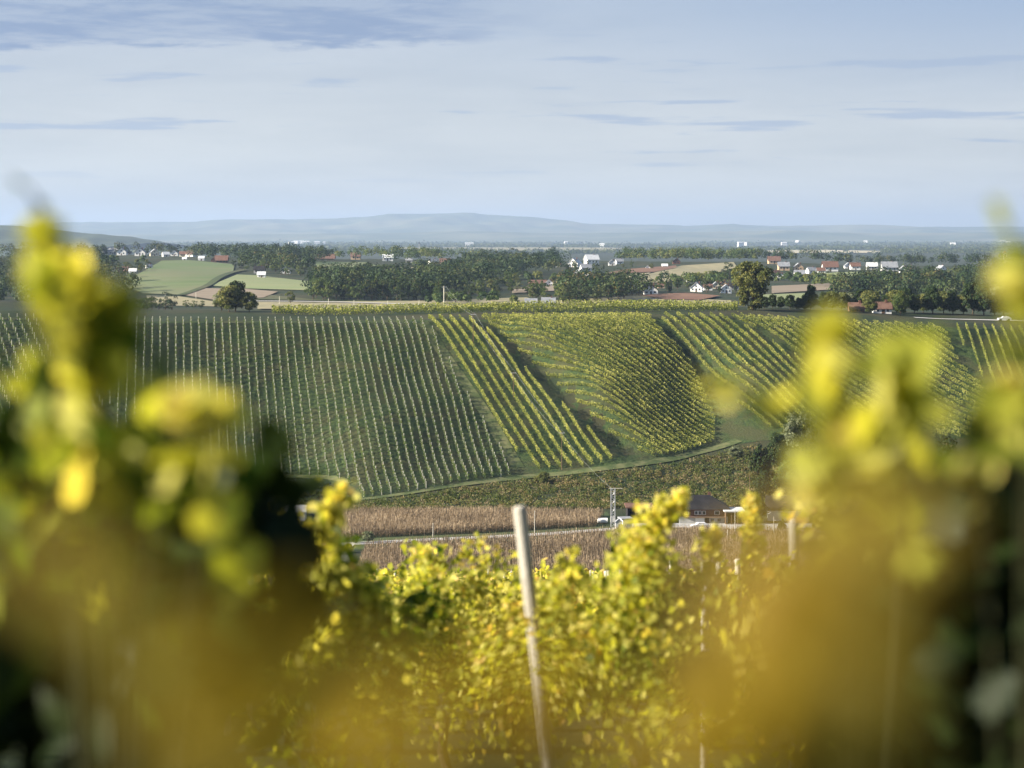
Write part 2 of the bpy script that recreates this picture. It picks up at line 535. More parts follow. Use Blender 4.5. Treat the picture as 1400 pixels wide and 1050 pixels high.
def leaves(C, size, tint, rng, kind='quad', up=None, k=0.0):
    """one leaf face group at each centre; returns V, F, tint"""
    n = len(C)
    T = {'quad': QUAD_V, 'hex': HEX_V, 'leaf': LEAF_V}[kind]
    x, y, z = frames(n, rng, up, k)
    s = np.broadcast_to(np.asarray(size, float), (n,))[:, None, None]
    V = (T[None, :, 0, None] * x[:, None, :] + T[None, :, 1, None] * y[:, None, :] + T[None, :, 2, None] * z[:, None, :]) * s + C[:, None, :]
    m = len(T)
    off = (np.arange(n) * m)[:, None, None]
    if kind == 'quad': Fb = np.array([[0, 1, 2, 3]])
    elif kind == 'hex': Fb = np.array([[0, 1, 2, 3], [0, 3, 4, 5]])
    else: Fb = LEAF_F
    Fc = (Fb[None] + off).reshape(-1, Fb.shape[1])
    return V.reshape(-1, 3), Fc, np.repeat(tint, m)


def leafmesh(name, C, size, tint, rng, mat, kind='quad', up=None, k=0.0):
    V, Fc, t = leaves(C, size, tint, rng, kind, up, k)
    return npmesh(name, V, Fc, mat, t)


# ------------------------------------------------------------------ trees
NRM = {}


def crown_points(rng, n, w, h, z0, shape='round', clumps=22):
    """clumped points in a crown of width w, height h above z0"""
    cs = []
    while len(cs) < clumps:
        p = rng.uniform(-1, 1, 3)
        r = np.linalg.norm(p)
        if r > 1 or r < .35: continue
        if shape == 'cone':
            lim = 1 - (p[2] + 1) / 2 * .93
            if math.hypot(p[0], p[1]) > lim: continue
        if shape == 'oval' and p[2] > .2 and math.hypot(p[0], p[1]) > 1.1 - p[2] * .8: continue
        cs.append(p)
    cs = np.array(cs)
    cr = rng.uniform(.22, .42, clumps)
    if shape == 'cone': cr *= np.clip(1.0 - (cs[:, 2] + 1) * .32, .35, 1)
    i = rng.integers(0, clumps, n)
    d = rng.normal(size=(n, 3)); d /= np.linalg.norm(d, axis=1, keepdims=True)
    d[:, 2] = np.where(d[:, 2] < -.3, -d[:, 2] * .6, d[:, 2])
    q = cs[i] + d * (cr[i] * rng.uniform(.55, 1.05, n) ** .6)[:, None]
    t = np.clip(.45 + rng.normal(0, .22, n) + (rng.uniform(-.2, .2, clumps))[i], 0, 1)
    q = q * np.array([w / 2, w / 2, h / 2]) + np.array([0, 0, z0 + h / 2])
    NRM['d'] = d + cs[i] * .6
    return q, t, cs * np.array([w / 2, w / 2, h / 2]) + np.array([0, 0, z0 + h / 2])


def tree_template(seed, w, h, trunk_h, mat, n, leaf, shape='round', clumps=22):
    rng = np.random.default_rng(seed)
    q, t, cs = crown_points(rng, n, w, h - trunk_h * .8, trunk_h * .8, shape, clumps)
    cm = leafmesh('crown', q, rng.uniform(.7, 1.3, n) * leaf, t, rng, mat, 'quad', NRM['d'], .9)
    b = MB()
    r = max(.12, h * .022)
    b.tube([(0, 0, -.8), (0, 0, trunk_h * .5), (.1, .05, trunk_h), (.0, .1, h * .62), (0, 0, h * .85)], [r * 1.3, r, r * .8, r * .45, r * .15], 6)
    for c in cs[:6]:
        s = trunk_h * rng.uniform(.6, 1.1)
        b.tube([(0, 0, s), tuple(np.array((0, 0, s)) * .4 + c * .6 * np.array((1, 1, .9))), tuple(c)], [r * .5, r * .3, r * .1], 5)
    tm = bpy.data.meshes.new('trunk'); tm.from_pydata(b.v, [], b.f); tm.update(); tm.materials.append(M['bark'])
    return cm, tm


FAR_T = []
for i, (w, h, m, sh) in enumerate([(9, 12, 'leaf_dark', 'round'), (8, 13, 'leaf_mid', 'oval'), (10, 11, 'leaf_mid', 'round'), (7, 10, 'leaf_olive', 'oval'),
                                   (4.5, 13, 'leaf_dark', 'cone'), (9, 10, 'leaf_pale', 'round'), (11, 14, 'leaf_dark', 'round')]):
    FAR_T.append(tree_template(100 + i, w, h, 2.2, M[m], 900, .62, sh, 18))


def place_tree(tmpl, x, y, s, label, group, name='tree', rz=None, z=None, cat='tree'):
    cm, tm = tmpl
    r = empty(name, (x, y, hz(x, y) - .1 if z is None else z), RNG.uniform(0, 6.28) if rz is None else rz)
    r.scale = (s * RNG.uniform(.9, 1.1), s * RNG.uniform(.9, 1.1), s)
    tag(r, label, cat, group)
    link('crown', cm, r); link('trunk', tm, r)
    return r


# ------------------------------------------------------------------ ground sheet
def build_ground():
    us = np.linspace(-.95, .95, 300)
    ys = np.unique(np.concatenate([np.arange(-60, 60, 3.0), np.arange(60, 480, 6.0), np.arange(480, 720, 3.0), np.arange(720, 2600, 14.0), np.geomspace(2600, 36000, 50)]))
    U, Y = np.meshgrid(us, ys)
    X = U * (np.maximum(Y, 0) + 60)
    Z = H(X, Y)
    V = np.stack([X, Y, Z], -1).reshape(-1, 3)
    nu, ny = len(us), len(ys)
    i = np.arange((ny - 1) * (nu - 1)); r = i // (nu - 1); c = i % (nu - 1)
    a = r * nu + c
    Fc = np.stack([a, a + 1, a + 1 + nu, a + nu], 1)
    me = npmesh('ground', V, Fc, M['ground'], smooth_=True)
    return tag(link('ground', me), kind='structure', label='rolling green ground of valley, hillside and plain')


build_ground()


def inpoly(P, poly):
    x, y = P[:, 0], P[:, 1]
    c = np.zeros(len(P), bool)
    n = len(poly)
    for i in range(n):
        x0, y0 = poly[i]; x1, y1 = poly[(i + 1) % n]
        k = ((y0 > y) != (y1 > y)) & (x < (x1 - x0) * (y - y0) / (y1 - y0 + 1e-12) + x0)
        c ^= k
    return c


def wpoly(pts, dmin=12, dmax=60000, dens=4):
    """photo outline -> plan outline on the terrain (edges subdivided)"""
    o = []
    n = len(pts)
    for i in range(n):
        a, b = pts[i], pts[(i + 1) % n]
        for k in range(dens):
            t = k / dens
            X, D, _ = unproj(a[0] + (b[0] - a[0]) * t, a[1] + (b[1] - a[1]) * t, dmin, dmax)
            o.append((X, D))
    return o


def drape(name, poly, mat, off=.12, step=6.0, kind='structure', label=None):
    P = np.array(poly)
    x0, y0 = P.min(0); x1, y1 = P.max(0)
    step = max(step, math.sqrt((x1 - x0) * (y1 - y0) / 6000))
    gx, gy = np.meshgrid(np.arange(x0, x1, step), np.arange(y0, y1, step))
    G = np.stack([gx.ravel(), gy.ravel()], 1)
    G = G[inpoly(G, poly)]
    pts = [Vector(p) for p in poly] + [Vector(p) for p in G]
    n = len(poly)
    v, e, f, _, _, _ = delaunay_2d_cdt(pts, [], [list(range(n))], 1, 1e-4)
    A = np.array([(p.x, p.y) for p in v])
    Z = H(A[:, 0], A[:, 1]) + off
    me = bpy.data.meshes.new(name)
    me.from_pydata([(a[0], a[1], z) for a, z in zip(A, Z)], [], [tuple(t) for t in f])
    me.update(); me.materials.append(mat)
    for p in me.polygons: p.use_smooth = True
    o = link(name, me)
    tag(o, kind=kind, label=label)
    return o


def ribbon(name, line, width, mat, off=.2, label=None, dense=3.0):
    """line: plan points"""
    L = [Vector(p) for p in line]
    pts = []
    for a, b in zip(L[:-1], L[1:]):
        n = max(1, int((b - a).length / dense))
        for k in range(n): pts.append(a + (b - a) * (k / n))
    pts.append(L[-1])
    A = np.array([(p.x, p.y) for p in pts])
    for _ in range(4):
        if len(A) > 4: A[1:-1] = (A[:-2] + A[1:-1] * 2 + A[2:]) / 4
    T = np.gradient(A, axis=0); T /= np.linalg.norm(T, axis=1, keepdims=True) + 1e-9
    Nn = np.stack([-T[:, 1], T[:, 0]], 1)
    ks = np.linspace(-.5, .5, 4)
    V = np.concatenate([A + Nn * width * k for k in ks])
    Z = H(V[:, 0], V[:, 1]) + off
    n = len(A)
    Fc = []
    for r in range(3):
        for i in range(n - 1):
            Fc.append((r * n + i, r * n + i + 1, (r + 1) * n + i + 1, (r + 1) * n + i))
    me = npmesh(name, np.column_stack([V, Z]), np.array(Fc), mat, smooth_=True)
    return tag(link(name, me), kind='structure', label=label)


# ------------------------------------------------------------------ valley: roads, corn, bank
HILL = dict(dmin=500, dmax=700)


def hillpt(px, py):
    X, D, z = unproj(px, py, 500, 680)
    return (X, D)


def valpt(px, py):
    D = F * (-VZ) / (py - HZ)
    return ((px - 700) / F * D, D)


drape('vineyard_floor', wpoly([(-120, 432), (100, 437), (160, 440), (370, 440), (600, 438), (723, 437), (950, 436), (1100, 440), (1250, 446), (1400, 451), (1560, 455),
                              (1560, 600), (1150, 600), (1040, 603), (980, 612), (850, 640), (723, 650), (560, 674), (490, 682), (440, 652), (300, 652), (0, 645), (-120, 640)], 500, 690, 6),
      M['vineyard_ground'], .10, 4.0, label='dark grassy floor under the hillside vineyards')
drape('valley_meadow', [valpt(200, 712), valpt(830, 700), valpt(860, 735), valpt(480, 752), valpt(200, 760)], M['meadow'], .05, 6, label='mown grass verge beside the farm road')
rd = [(-200, 752), (200, 750), (465, 745), (600, 738), (731, 732), (840, 724), (900, 719), (960, 722), (1050, 724), (1150, 729), (1300, 734), (1600, 740)]
ribbon('road', [valpt(*p) for p in rd], 3.6, M['road'], .16, 'pale farm road along the valley floor')
ribbon('side_road', [valpt(474, 744), valpt(462, 752), valpt(466, 775)], 4.0, M['road'], .2, 'pale road branching toward the near slope')
drape('farm_yard', [valpt(855, 716), valpt(1110, 716), valpt(1110, 723), valpt(960, 722), valpt(880, 722), valpt(845, 724)], M['yard'], .12, 3, label='concrete yard before the farm buildings')
bt = [(492, 684), (560, 675), (640, 662), (723, 651), (800, 645), (850, 640), (920, 629), (980, 612), (1010, 603)]
ribbon('grass_track', [hillpt(*p) for p in bt], 3.2, M['track'], .25, 'mown grass track along the foot of the vineyards')
ribbon('grass_track', [hillpt(p[0], p[1]) for p in [(340, 652), (400, 651), (450, 652), (478, 662)]], 2.2, M['track'], .25, 'mown track below the left vineyard')
ribbon('grass_strip', [hillpt(p[0] - 7, p[1]) for p in [(585, 442), (610, 480), (640, 522), (680, 580), (716, 640)]], 3.5, M['track'], .2, 'light grass strip beside the yellow vine row')


def scatter_poly(poly, n, rng):
    P = np.array(poly); lo, hi = P.min(0), P.max(0)
    out = np.zeros((0, 2))
    while len(out) < n:
        q = rng.uniform(lo, hi, (n * 2, 2))
        out = np.concatenate([out, q[inpoly(q, poly)]])
    return out[:n]


def cornfield(poly, label, seed, h=2.3, dx=.35, dy=.75):
    rng = np.random.default_rng(seed)
    P = np.array(poly); lo, hi = P.min(0), P.max(0)
    gx, gy = np.meshgrid(np.arange(lo[0], hi[0], dx), np.arange(lo[1], hi[1], dy))
    G = np.stack([gx.ravel(), gy.ravel()], 1) + rng.normal(0, .07, (gx.size, 2))
    G = G[inpoly(G, poly)]
    n = len(G)
    hh = h * rng.uniform(.8, 1.08, n)
    z = H(G[:, 0], G[:, 1])
    VV, FF, TT = [], [], []
    o = 0
    base = rng.uniform(.2, .8, n) + .15 * np.sin(G[:, 0] / 7) * np.cos(G[:, 1] / 5)
    for k in range(6):
        a = rng.uniform(0, 6.28, n)
        if k < 2:      # stalk, tall narrow blades
            w = .035; z0 = np.zeros(n); z1 = hh; lean = .05
        else:
            w = .07; z0 = hh * rng.uniform(.15, .75, n); z1 = z0 + rng.uniform(.15, .5, n); lean = .5
        dxv = np.cos(a) * lean; dyv = np.sin(a) * lean
        px_, py_ = -np.sin(a) * w, np.cos(a) * w
        v = np.stack([np.stack([G[:, 0] - px_, G[:, 1] - py_, z + z0], 1), np.stack([G[:, 0] + px_, G[:, 1] + py_, z + z0], 1),
                      np.stack([G[:, 0] + px_ * .6 + dxv, G[:, 1] + py_ * .6 + dyv, z + z1], 1), np.stack([G[:, 0] - px_ * .6 + dxv, G[:, 1] - py_ * .6 + dyv, z + z1], 1)], 1)
        VV.append(v.reshape(-1, 3)); FF.append(np.arange(n * 4).reshape(-1, 4) + o); o += n * 4
        TT.append(np.repeat(np.clip(base + rng.normal(0, .12, n), 0, 1), 4))
    me = npmesh('corn_field', np.concatenate(VV), np.concatenate(FF), M['corn'], np.concatenate(TT))
    return tag(link('corn_field', me), label, 'corn field', kind='stuff')


cornfield([valpt(468, 737), valpt(640, 730), valpt(815, 720), valpt(826, 706), valpt(700, 703), valpt(462, 705)], 'long strip of dry brown corn behind the farm road', 1)
cornfield([valpt(500, 752), valpt(600, 745), valpt(731, 739), valpt(840, 731), valpt(960, 729), valpt(1190, 735), valpt(1230, 800), valpt(480, 800)], 'dry brown corn field in front of the farm road', 2, dx=.45, dy=.9)


def scrub(poly, n, seed, label, hmax=.9, size=.45, mat='scrub', name='scrub'):
    rng = np.random.default_rng(seed)
    nc = n // 28
    cxy = scatter_poly(poly, nc, rng)
    r = rng.uniform(.5, 1.5, nc)
    i = rng.integers(0, nc, n)
    d = rng.normal(0, .5, (n, 2)) * r[i][:, None]
    xy = cxy[i] + d
    keep = inpoly(xy, poly); xy = xy[keep]; i = i[keep]
    hgt = np.abs(rng.normal(0, .5, len(xy))) * hmax * r[i]
    C = np.column_stack([xy, H(xy[:, 0], xy[:, 1]) + .1 + np.minimum(hgt, hmax * 1.6)])
    patch = np.sin(xy[:, 0] / 9) * np.sin(xy[:, 1] / 3.5 + xy[:, 0] / 15)
    t = np.clip(.42 + rng.normal(0, .15, len(xy)) + rng.uniform(-.25, .25, nc)[i] + .22 * patch, 0, 1)
    me = leafmesh(name, C, size * rng.uniform(.6, 1.3, len(xy)), t, rng, M[mat])
    return tag(link(name, me), label, 'undergrowth', kind='stuff')


bank_poly = [hillpt(492, 687), hillpt(560, 679), hillpt(640, 667), hillpt(723, 656), hillpt(850, 645), hillpt(920, 634), hillpt(980, 620), hillpt(1030, 610), hillpt(1110, 640),
             valpt(1110, 692), valpt(830, 696), valpt(470, 698)]
scrub(bank_poly, 60000, 5, 'brown and green scrub covering the bank below the vineyards', .75, .30)
scrub(bank_poly, 16000, 8, 'pinkish dry grass patches scattered through the bank scrub', .7, .26, 'scrub_pink', 'dry_grass')
scrub(wpoly([(340, 662), (470, 662), (488, 690), (440, 696), (340, 700)], 490, 690), 9000, 6, 'low dark green growth in the hollow under the left vineyard', .5, .4, 'scrub')

# ------------------------------------------------------------------ hillside vineyard rows
POSTS = {}


def vine_row(p0, p1, mat, rng, dens, size, hlo, hhi, label, group, thick=.2, posts=None, name='vine_row', step=1.15, tb=0.0, pat=0.0):
    p0 = np.array(p0); p1 = np.array(p1)
    L = np.linalg.norm(p1 - p0)
    if L < 3: return None
    d = (p1 - p0) / L; nrm = np.array([-d[1], d[0]])
    n = int(L * dens)
    nv = max(2, int(L / step))
    vi = rng.integers(0, nv, n)
    vh = rng.uniform(-.22, .16, nv); vt = rng.normal(0, .12, nv)
    s = np.clip((vi + .5) * L / nv + rng.normal(0, .36 * step, n), 0, L)
    lat = rng.normal(0, thick, n)
    u = rng.uniform(0, 1, n)
    h = hlo + (hhi + vh[vi] - hlo) * u
    xy = p0 + d * s[:, None] + nrm * lat[:, None]
    z = H(xy[:, 0], xy[:, 1])
    t = np.clip(.36 + tb + rng.normal(0, .2, n) + vt[vi] + .28 * (u - .4) + pat * np.sin(xy[:, 0] / 13) * np.sin(xy[:, 1] / 9), 0, 1)
    c0 = np.array([*p0, hz(*p0)])
    me = leafmesh('foliage', np.column_stack([xy, z + h]) - c0, size * rng.uniform(.7, 1.3, n), t, rng, mat)
    root = empty(name, tuple(c0))
    tag(root, label, 'vine row', group)
    link('foliage', me, root)
    if posts:
        gap, ph, pw, pm = posts
        key = (ph, pw)
        if key not in POSTS:
            b = MB(); b.box(-pw, pw, -pw, pw, -.3, ph)
            me2 = bpy.data.meshes.new('post'); me2.from_pydata(b.v, [], b.f); me2.update(); me2.materials.append(pm); POSTS[key] = me2
        k = 0.3
        while k < L:
            q = p0 + d * k
            o = link('post', POSTS[key], root)
            o.location = (q[0] - c0[0], q[1] - c0[1], hz(*q) - c0[2] + rng.uniform(-.06, .06))
            o.rotation_euler = (rng.normal(0, .04), rng.normal(0, .04), 0)
            k += gap * rng.uniform(.85, 1.15)
    return root


def block(outline, a, b, spacing, mat, dens, size, hlo, hhi, label, group, seed, thick=.2, posts=None, tb=0., pat=0., gaps=0.0, name='vine_row'):
    """rows parallel (in plan) to the line seen from photo pixel a to b, clipped to the outline"""
    rng = np.random.default_rng(seed)
    poly = wpoly(outline, 500, 690, 8)
    A = np.array(hillpt(*a)); B = np.array(hillpt(*b))
    d = (B - A) / np.linalg.norm(B - A); nrm = np.array([-d[1], d[0]])
    P = np.array(poly)
    s = P @ nrm; lo, hi = s.min(), s.max()
    k = lo + spacing * .5
    cnt = 0
    while k < hi:
        # intersections of the line with the outline
        ts = []
        for i in range(len(P)):
            q0, q1 = P[i], P[(i + 1) % len(P)]
            s0, s1 = q0 @ nrm - k, q1 @ nrm - k
            if (s0 > 0) != (s1 > 0):
                q = q0 + (q1 - q0) * (s0 / (s0 - s1)); ts.append(q @ d)
        ts.sort()
        for i in range(0, len(ts) - 1, 2):
            if ts[i+1] - ts[i] > 4:
                o = nrm * k
                vine_row(o + d * ts[i], o + d * ts[i+1], mat, rng, dens, size, hlo, hhi, label, group, thick, posts, tb=tb, pat=pat, name=name)
                cnt += 1
        k += spacing
    print('BLOCK', label, cnt)


# A: young trellised block on the left
block([(150, 441), (300, 442), (480, 442), (584, 441), (600, 470), (640, 545), (680, 610), (706, 650), (640, 659), (560, 673), (488, 682), (478, 662), (440, 650), (300, 650), (150, 648)],
      (500, 441), (548, 640), 2.32, M['vine_young'], 42, .24, .35, 1.8, 'row of young vines with pale posts in the wide left hillside block', 'young vine rows on the left hillside', 11, .14,
      (2.35, 2.1, .115, M['palepost']))
block([(-120, 436), (60, 437), (140, 440), (140, 648), (-120, 642)], (20, 445), (62, 540), 2.4, M['vine_young'], 11, .34, .45, 1.75,
      'row of young vines on the slope at the far left edge', 'young vine rows at the far left', 12, .14, (2.4, 2.0, .08, M['palepost']))
# B: yellow block right of the grass strip
block([(584, 437), (640, 438), (655, 443), (700, 490), (745, 535), (800, 585), (848, 627), (800, 640), (723, 644), (700, 610), (640, 517), (606, 465)],
      (584, 437), (722, 644), 2.75, M['vine_hill'], 44, .27, .45, 1.85, 'row of yellow green vines in the narrow middle block beside the grass strip', 'yellow vine rows in the narrow middle block', 13, .13, tb=.14)
# C: dense block
block([(656, 434), (720, 434), (800, 433), (886, 432), (905, 455), (940, 490), (960, 530), (978, 575), (976, 606), (930, 622), (888, 626), (840, 600), (780, 545), (735, 505), (690, 465)],
      (740, 470), (900, 560), 2.4, M['vine_hill'], 42, .25, .5, 1.6, 'row of yellow green vines in the dense rounded block right of the dark gully', 'vine rows in the dense rounded block', 14, .12, tb=0.10, pat=.1)
# D
block([(900, 432), (990, 434), (1030, 455), (1080, 485), (1120, 508), (1160, 560), (1150, 596), (1110, 594), (1045, 586), (1000, 545), (960, 505), (925, 465)],
      (985, 436), (1140, 575), 2.75, M['vine_hill'], 42, .25, .5, 1.7, 'row of vines in the block between the two dark gaps on the right', 'vine rows between the two dark gaps', 15, .12, tb=0.10, pat=.08)
# E
block([(1000, 434), (1080, 438), (1200, 444), (1290, 448), (1310, 495), (1330, 520), (1420, 580), (1420, 600), (1260, 600), (1170, 570), (1125, 505), (1040, 455)],
      (1080, 440), (1220, 528), 2.7, M['vine_hill'], 40, .25, .5, 1.7, 'row of vines in the broad block at the right end of the hill', 'vine rows in the broad right block', 16, .12, tb=.06, pat=.08)
# F
block([(1302, 448), (1420, 452), (1420, 560), (1345, 520), (1320, 480)], (1320, 450), (1345, 525), 2.9, M['vine_hill'], 36, .27, .45, 1.8,
      'row of vines running down beside the crest road on the far right', 'vine rows beside the crest road', 17, .13, tb=.06)
# vines beyond the crest
rngc = np.random.default_rng(18)
for i in range(6):
    ya = 650 + i * 7
    x0 = (372 - 700) / F * ya if i > 0 else (600 - 700) / F * ya
    x1 = (1010 - 700) / F * ya
    vine_row((x0, ya), (x1, ya + 3), M['vine_hill'], rngc, 22, .38, .3, 2.1, 'row of yellow vines along the crest behind the steep vineyard blocks', 'vine rows along the crest', .25, tb=.02)
ribbon('crest_road', [((px - 700) / F * D, D) for px, D in ((1250, 662), (1320, 664), (1400, 667), (1600, 672))], 3.2, M['road'], .2, 'narrow pale road along the crest at the right')

# ------------------------------------------------------------------ fields beyond the crest
BG = dict(dmin=950, dmax=3300)


def bgpt(px, py):
    X, D, z = unproj(px, py, 1000, 2600)
    return (X, D)


def bgfield(name, pts, mat, off, label):
    drape(name, wpoly(pts, 1000, 2400, 5), M[mat], off, 12, label=label)


bgfield('field', [(221, 357), (257, 356), (321, 362), (319, 371), (283, 391), (247, 404), (195, 402), (154, 384), (190, 375)], 'field_green', .5, 'large pale green field on the left slope below the ridge houses')
bgfield('field', [(288, 391), (324, 376), (350, 377), (428, 386), (428, 398), (330, 395)], 'field_light', .45, 'light green field wedge below the left wood')
bgfield('field', [(247, 404), (273, 395), (335, 396), (380, 400), (360, 408), (298, 412)], 'field_brown', .6, 'brown stubble field in the left valley')
bgfield('field', [(200, 405), (245, 406), (300, 414), (300, 420), (205, 418)], 'field_tan', .4, 'tan field strip in the left valley')
bgfield('field', [(352, 402), (427, 410), (560, 411), (560, 414), (352, 410)], 'meadow', .4, 'green meadow strip before the central wood')
bgfield('field', [(352, 414), (560, 413), (720, 408), (740, 414), (560, 424), (352, 424)], 'field_tan', .7, 'pale stubble field beyond the crest road')
bgfield('field', [(499, 374), (530, 365), (566, 366), (556, 373)], 'field_tan', .5, 'small tan field above the central wood')
bgfield('field', [(432, 358), (500, 359), (515, 364), (480, 368), (432, 366)], 'field_green', .5, 'green paddock among the trees of the middle ridge')
bgfield('field', [(826, 375), (859, 369), (924, 364), (926, 367), (895, 373), (829, 376)], 'field_red', .9, 'ploughed red brown strip on the right slope')
bgfield('field', [(822, 378), (890, 374), (862, 383), (835, 384)], 'field_straw', .8, 'pale straw strip under the ploughed strip')
bgfield('field', [(862, 382), (931, 364), (1003, 359), (1008, 366), (960, 379), (906, 387), (880, 388)], 'field_tan', .6, 'tan vineyard field on the right slope')
bgfield('field', [(872, 405), (937, 402), (985, 406), (957, 412), (910, 411)], 'field_red', .9, 'ploughed red field behind the lone crest tree')
bgfield('field', [(760, 412), (870, 405), (1000, 412), (1000, 420), (760, 421)], 'field_tan', .5, 'stubble field behind the crest vines')
bgfield('field', [(1055, 392), (1145, 388), (1135, 397), (1055, 402)], 'field_brown', .6, 'grey brown field below the right village')
bgfield('field', [(1040, 404), (1100, 402), (1105, 412), (1040, 413)], 'field_light', .6, 'light green field right of the lone tree')
bgfield('field', [(1115, 374), (1180, 372), (1230, 375), (1180, 380), (1140, 387)], 'field_light', .6, 'green slope under the right village houses')
bgfield('field', [(775, 385), (800, 383), (805, 390), (775, 393)], 'field_light', .6, 'small green field by the red roofed barn')
bgfield('field', [(700, 395), (770, 388), (775, 398), (700, 402)], 'field_brown', .6, 'brown field below the red roofed barn')
ribbon('valley_road', [bgpt(340, 414), bgpt(400, 414), bgpt(470, 415), bgpt(520, 417), bgpt(600, 420)], 5.0, M['road'], 1.1, 'pale road crossing the valley beyond the crest', 12)
ribbon('field_track', [bgpt(247, 405), bgpt(285, 392), bgpt(322, 372), bgpt(335, 370)], 5.0, M['meadow'], .9, 'darker green field track between two fields', 12)


def plainfield(pts, mat, label):
    q = []
    for px, py in pts:
        D = 48 * F / (py - HZ); q.append(((px - 700) / F * D, D))
    drape('plain_field', q, M[mat], 2.0, 60, label=label)


plainfield([(150, 331.0), (260, 330.2), (262, 332.2), (155, 333.4)], 'field_straw', 'pale fields on the plain at the left')
plainfield([(540, 339), (700, 338.6), (830, 339), (900, 341), (820, 343.5), (700, 343.5), (560, 342)], 'field_tan', 'pale fields on the plain behind the middle ridge')
plainfield([(1040, 343), (1120, 342), (1210, 344), (1200, 346.5), (1060, 347)], 'field_straw', 'pale fields on the plain behind the right village')
plainfield([(1150, 336.6), (1290, 336.4), (1290, 337.6), (1150, 337.8)], 'field_tan', 'thin pale field strip on the plain at the right')

# ------------------------------------------------------------------ far plain woods and hills
def plain_woods():
    rng = np.random.default_rng(31)
    n = 15000
    px = rng.uniform(-150, 1550, n * 3)
    py = 329.2 + 18 * rng.uniform(0, 1, n * 3) ** 1.1
    D = 48 * F / (py - HZ)
    pat = np.sin(px / 53 + py * .7) + np.sin(px / 131 - py * .5 + 2) + .8 * np.sin(px / 23 + py * 1.9)
    keep = pat > -.75
    # leave the pale fields open
    for a, b, c, d in ((150, 262, 330.2, 333.6), (545, 890, 339.0, 343.6), (1045, 1205, 342.6, 347), (1150, 1290, 336.4, 337.8)):
        keep &= ~((px > a) & (px < b) & (py > c) & (py < d))
    px, D = px[keep][:n], D[keep][:n]
    X = (px - 700) / F * D
    n = len(X)
    k = 12
    sc = np.clip(D / 7000, 1, 2.6)
    w = rng.uniform(7, 13, n) * sc
    h = rng.uniform(9, 15, n) * np.clip(D / 9000, 1, 1.5)
    d = rng.normal(0, .42, (n, k, 3)); d[:, :, 2] = np.abs(d[:, :, 2])
    C = np.stack([X, D, H(X, D) + 2], 1)[:, None] + d * np.stack([w, w, h * .9], 1)[:, None]
    s = np.repeat(w * .5, k)
    t = np.clip(np.repeat(rng.uniform(.1, .9, n), k) + rng.normal(0, .1, n * k), 0, 1)
    me = leafmesh('plain_woods', C.reshape(-1, 3), s, t, rng, M['leaf_far'], 'quad', (0, 0, 1), .8)
    tag(link('plain_woods', me), 'hazy belts of woodland covering the distant plain', 'woodland', kind='stuff')


plain_woods()


def hill_range(name, prof, D, depth, mat, label, rough=1.0, seed=3):
    """a mountain range with real depth: skyline heights from the profile, falling to the plain on both sides"""
    rng = np.random.default_rng(seed)
    a = np.array(prof, float)
    px = np.arange(a[0, 0], a[-1, 0], 4.0)
    top = np.interp(px, a[:, 0], a[:, 1])
    p = np.pad(top, 2, mode='edge'); top = (p[:-4] + p[1:-3] + p[2:-2] + p[3:-1] + p[4:]) / 5
    top = top + rough * (np.interp(px, px[::3], rng.normal(0, .22, len(px[::3]))) + rng.normal(0, .12, len(px)))
    zt = (HZ - top) / F * D
    ys = np.linspace(-1, 1, 41)
    V = []
    ph = rng.uniform(0, 6, 6)
    for u in ys:
        e = 1 - abs(u) ** 1.25
        Y = D + u * depth
        X = (px - 700) / F * D
        base = -52
        fold = 1 + (.14 * np.sin(X / (D * .012) + u * 5 + ph[0]) + .10 * np.sin(X / (D * .005) - u * 9 + ph[1]) + .05 * np.sin(X / (D * .0022) + u * 17 + ph[2])) * (abs(u) ** .5)
        z = base + (zt - base) * np.clip(e * fold, 0, 1)
        V.append(np.stack([X + 0 * u, np.full_like(X, Y), z], 1))
    V = np.concatenate(V)
    n = len(px)
    i = np.arange(40 * (n - 1)); r = i // (n - 1); c = i % (n - 1); q = r * n + c
    me = npmesh(name, V, np.stack([q, q + 1, q + 1 + n, q + n], 1), mat, smooth_=True)
    tag(link(name, me), label, kind='structure')


M['farhill'] = surf('far_hill_woods', (0.040, 0.060, 0.025), (0.085, 0.10, 0.045), .0012, c3=(.13, .13, .07), scale3=.0006)
M['nearhill'] = surf('wooded_hill', (0.025, 0.042, 0.018), (0.060, 0.075, 0.030), .01, bump=1.0, bscale=.02)
hill_range('hills', [(-300, 312), (0, 307), (120, 304), (270, 303), (320, 300), (400, 300), (480, 298), (540, 293), (600, 292), (640, 290.5), (665, 293), (700, 295), (780, 302), (800, 306), (900, 307), (940, 309),
                     (1000, 306), (1050, 309), (1130, 308), (1200, 307), (1260, 310), (1400, 310), (1700, 306)], 25000, 5500, M['farhill'], 'long blue hills along the horizon', .8, 3)
hill_range('hills', [(-300, 322), (200, 321), (500, 319), (640, 316), (760, 319), (960, 317), (1080, 315), (1180, 319), (1300, 318), (1500, 316), (1800, 320)], 19000, 2500, M['farhill'], 'lower hazy foothills before the blue hills', .8, 5)
hill_range('hills', [(-500, 300), (-200, 305), (-60, 307), (0, 308), (30, 309.5), (52, 312), (90, 316), (120, 319), (170, 324), (210, 333)], 7000, 1800, M['nearhill'], 'dark wooded ridge at the left edge of the plain', 1.0, 9)

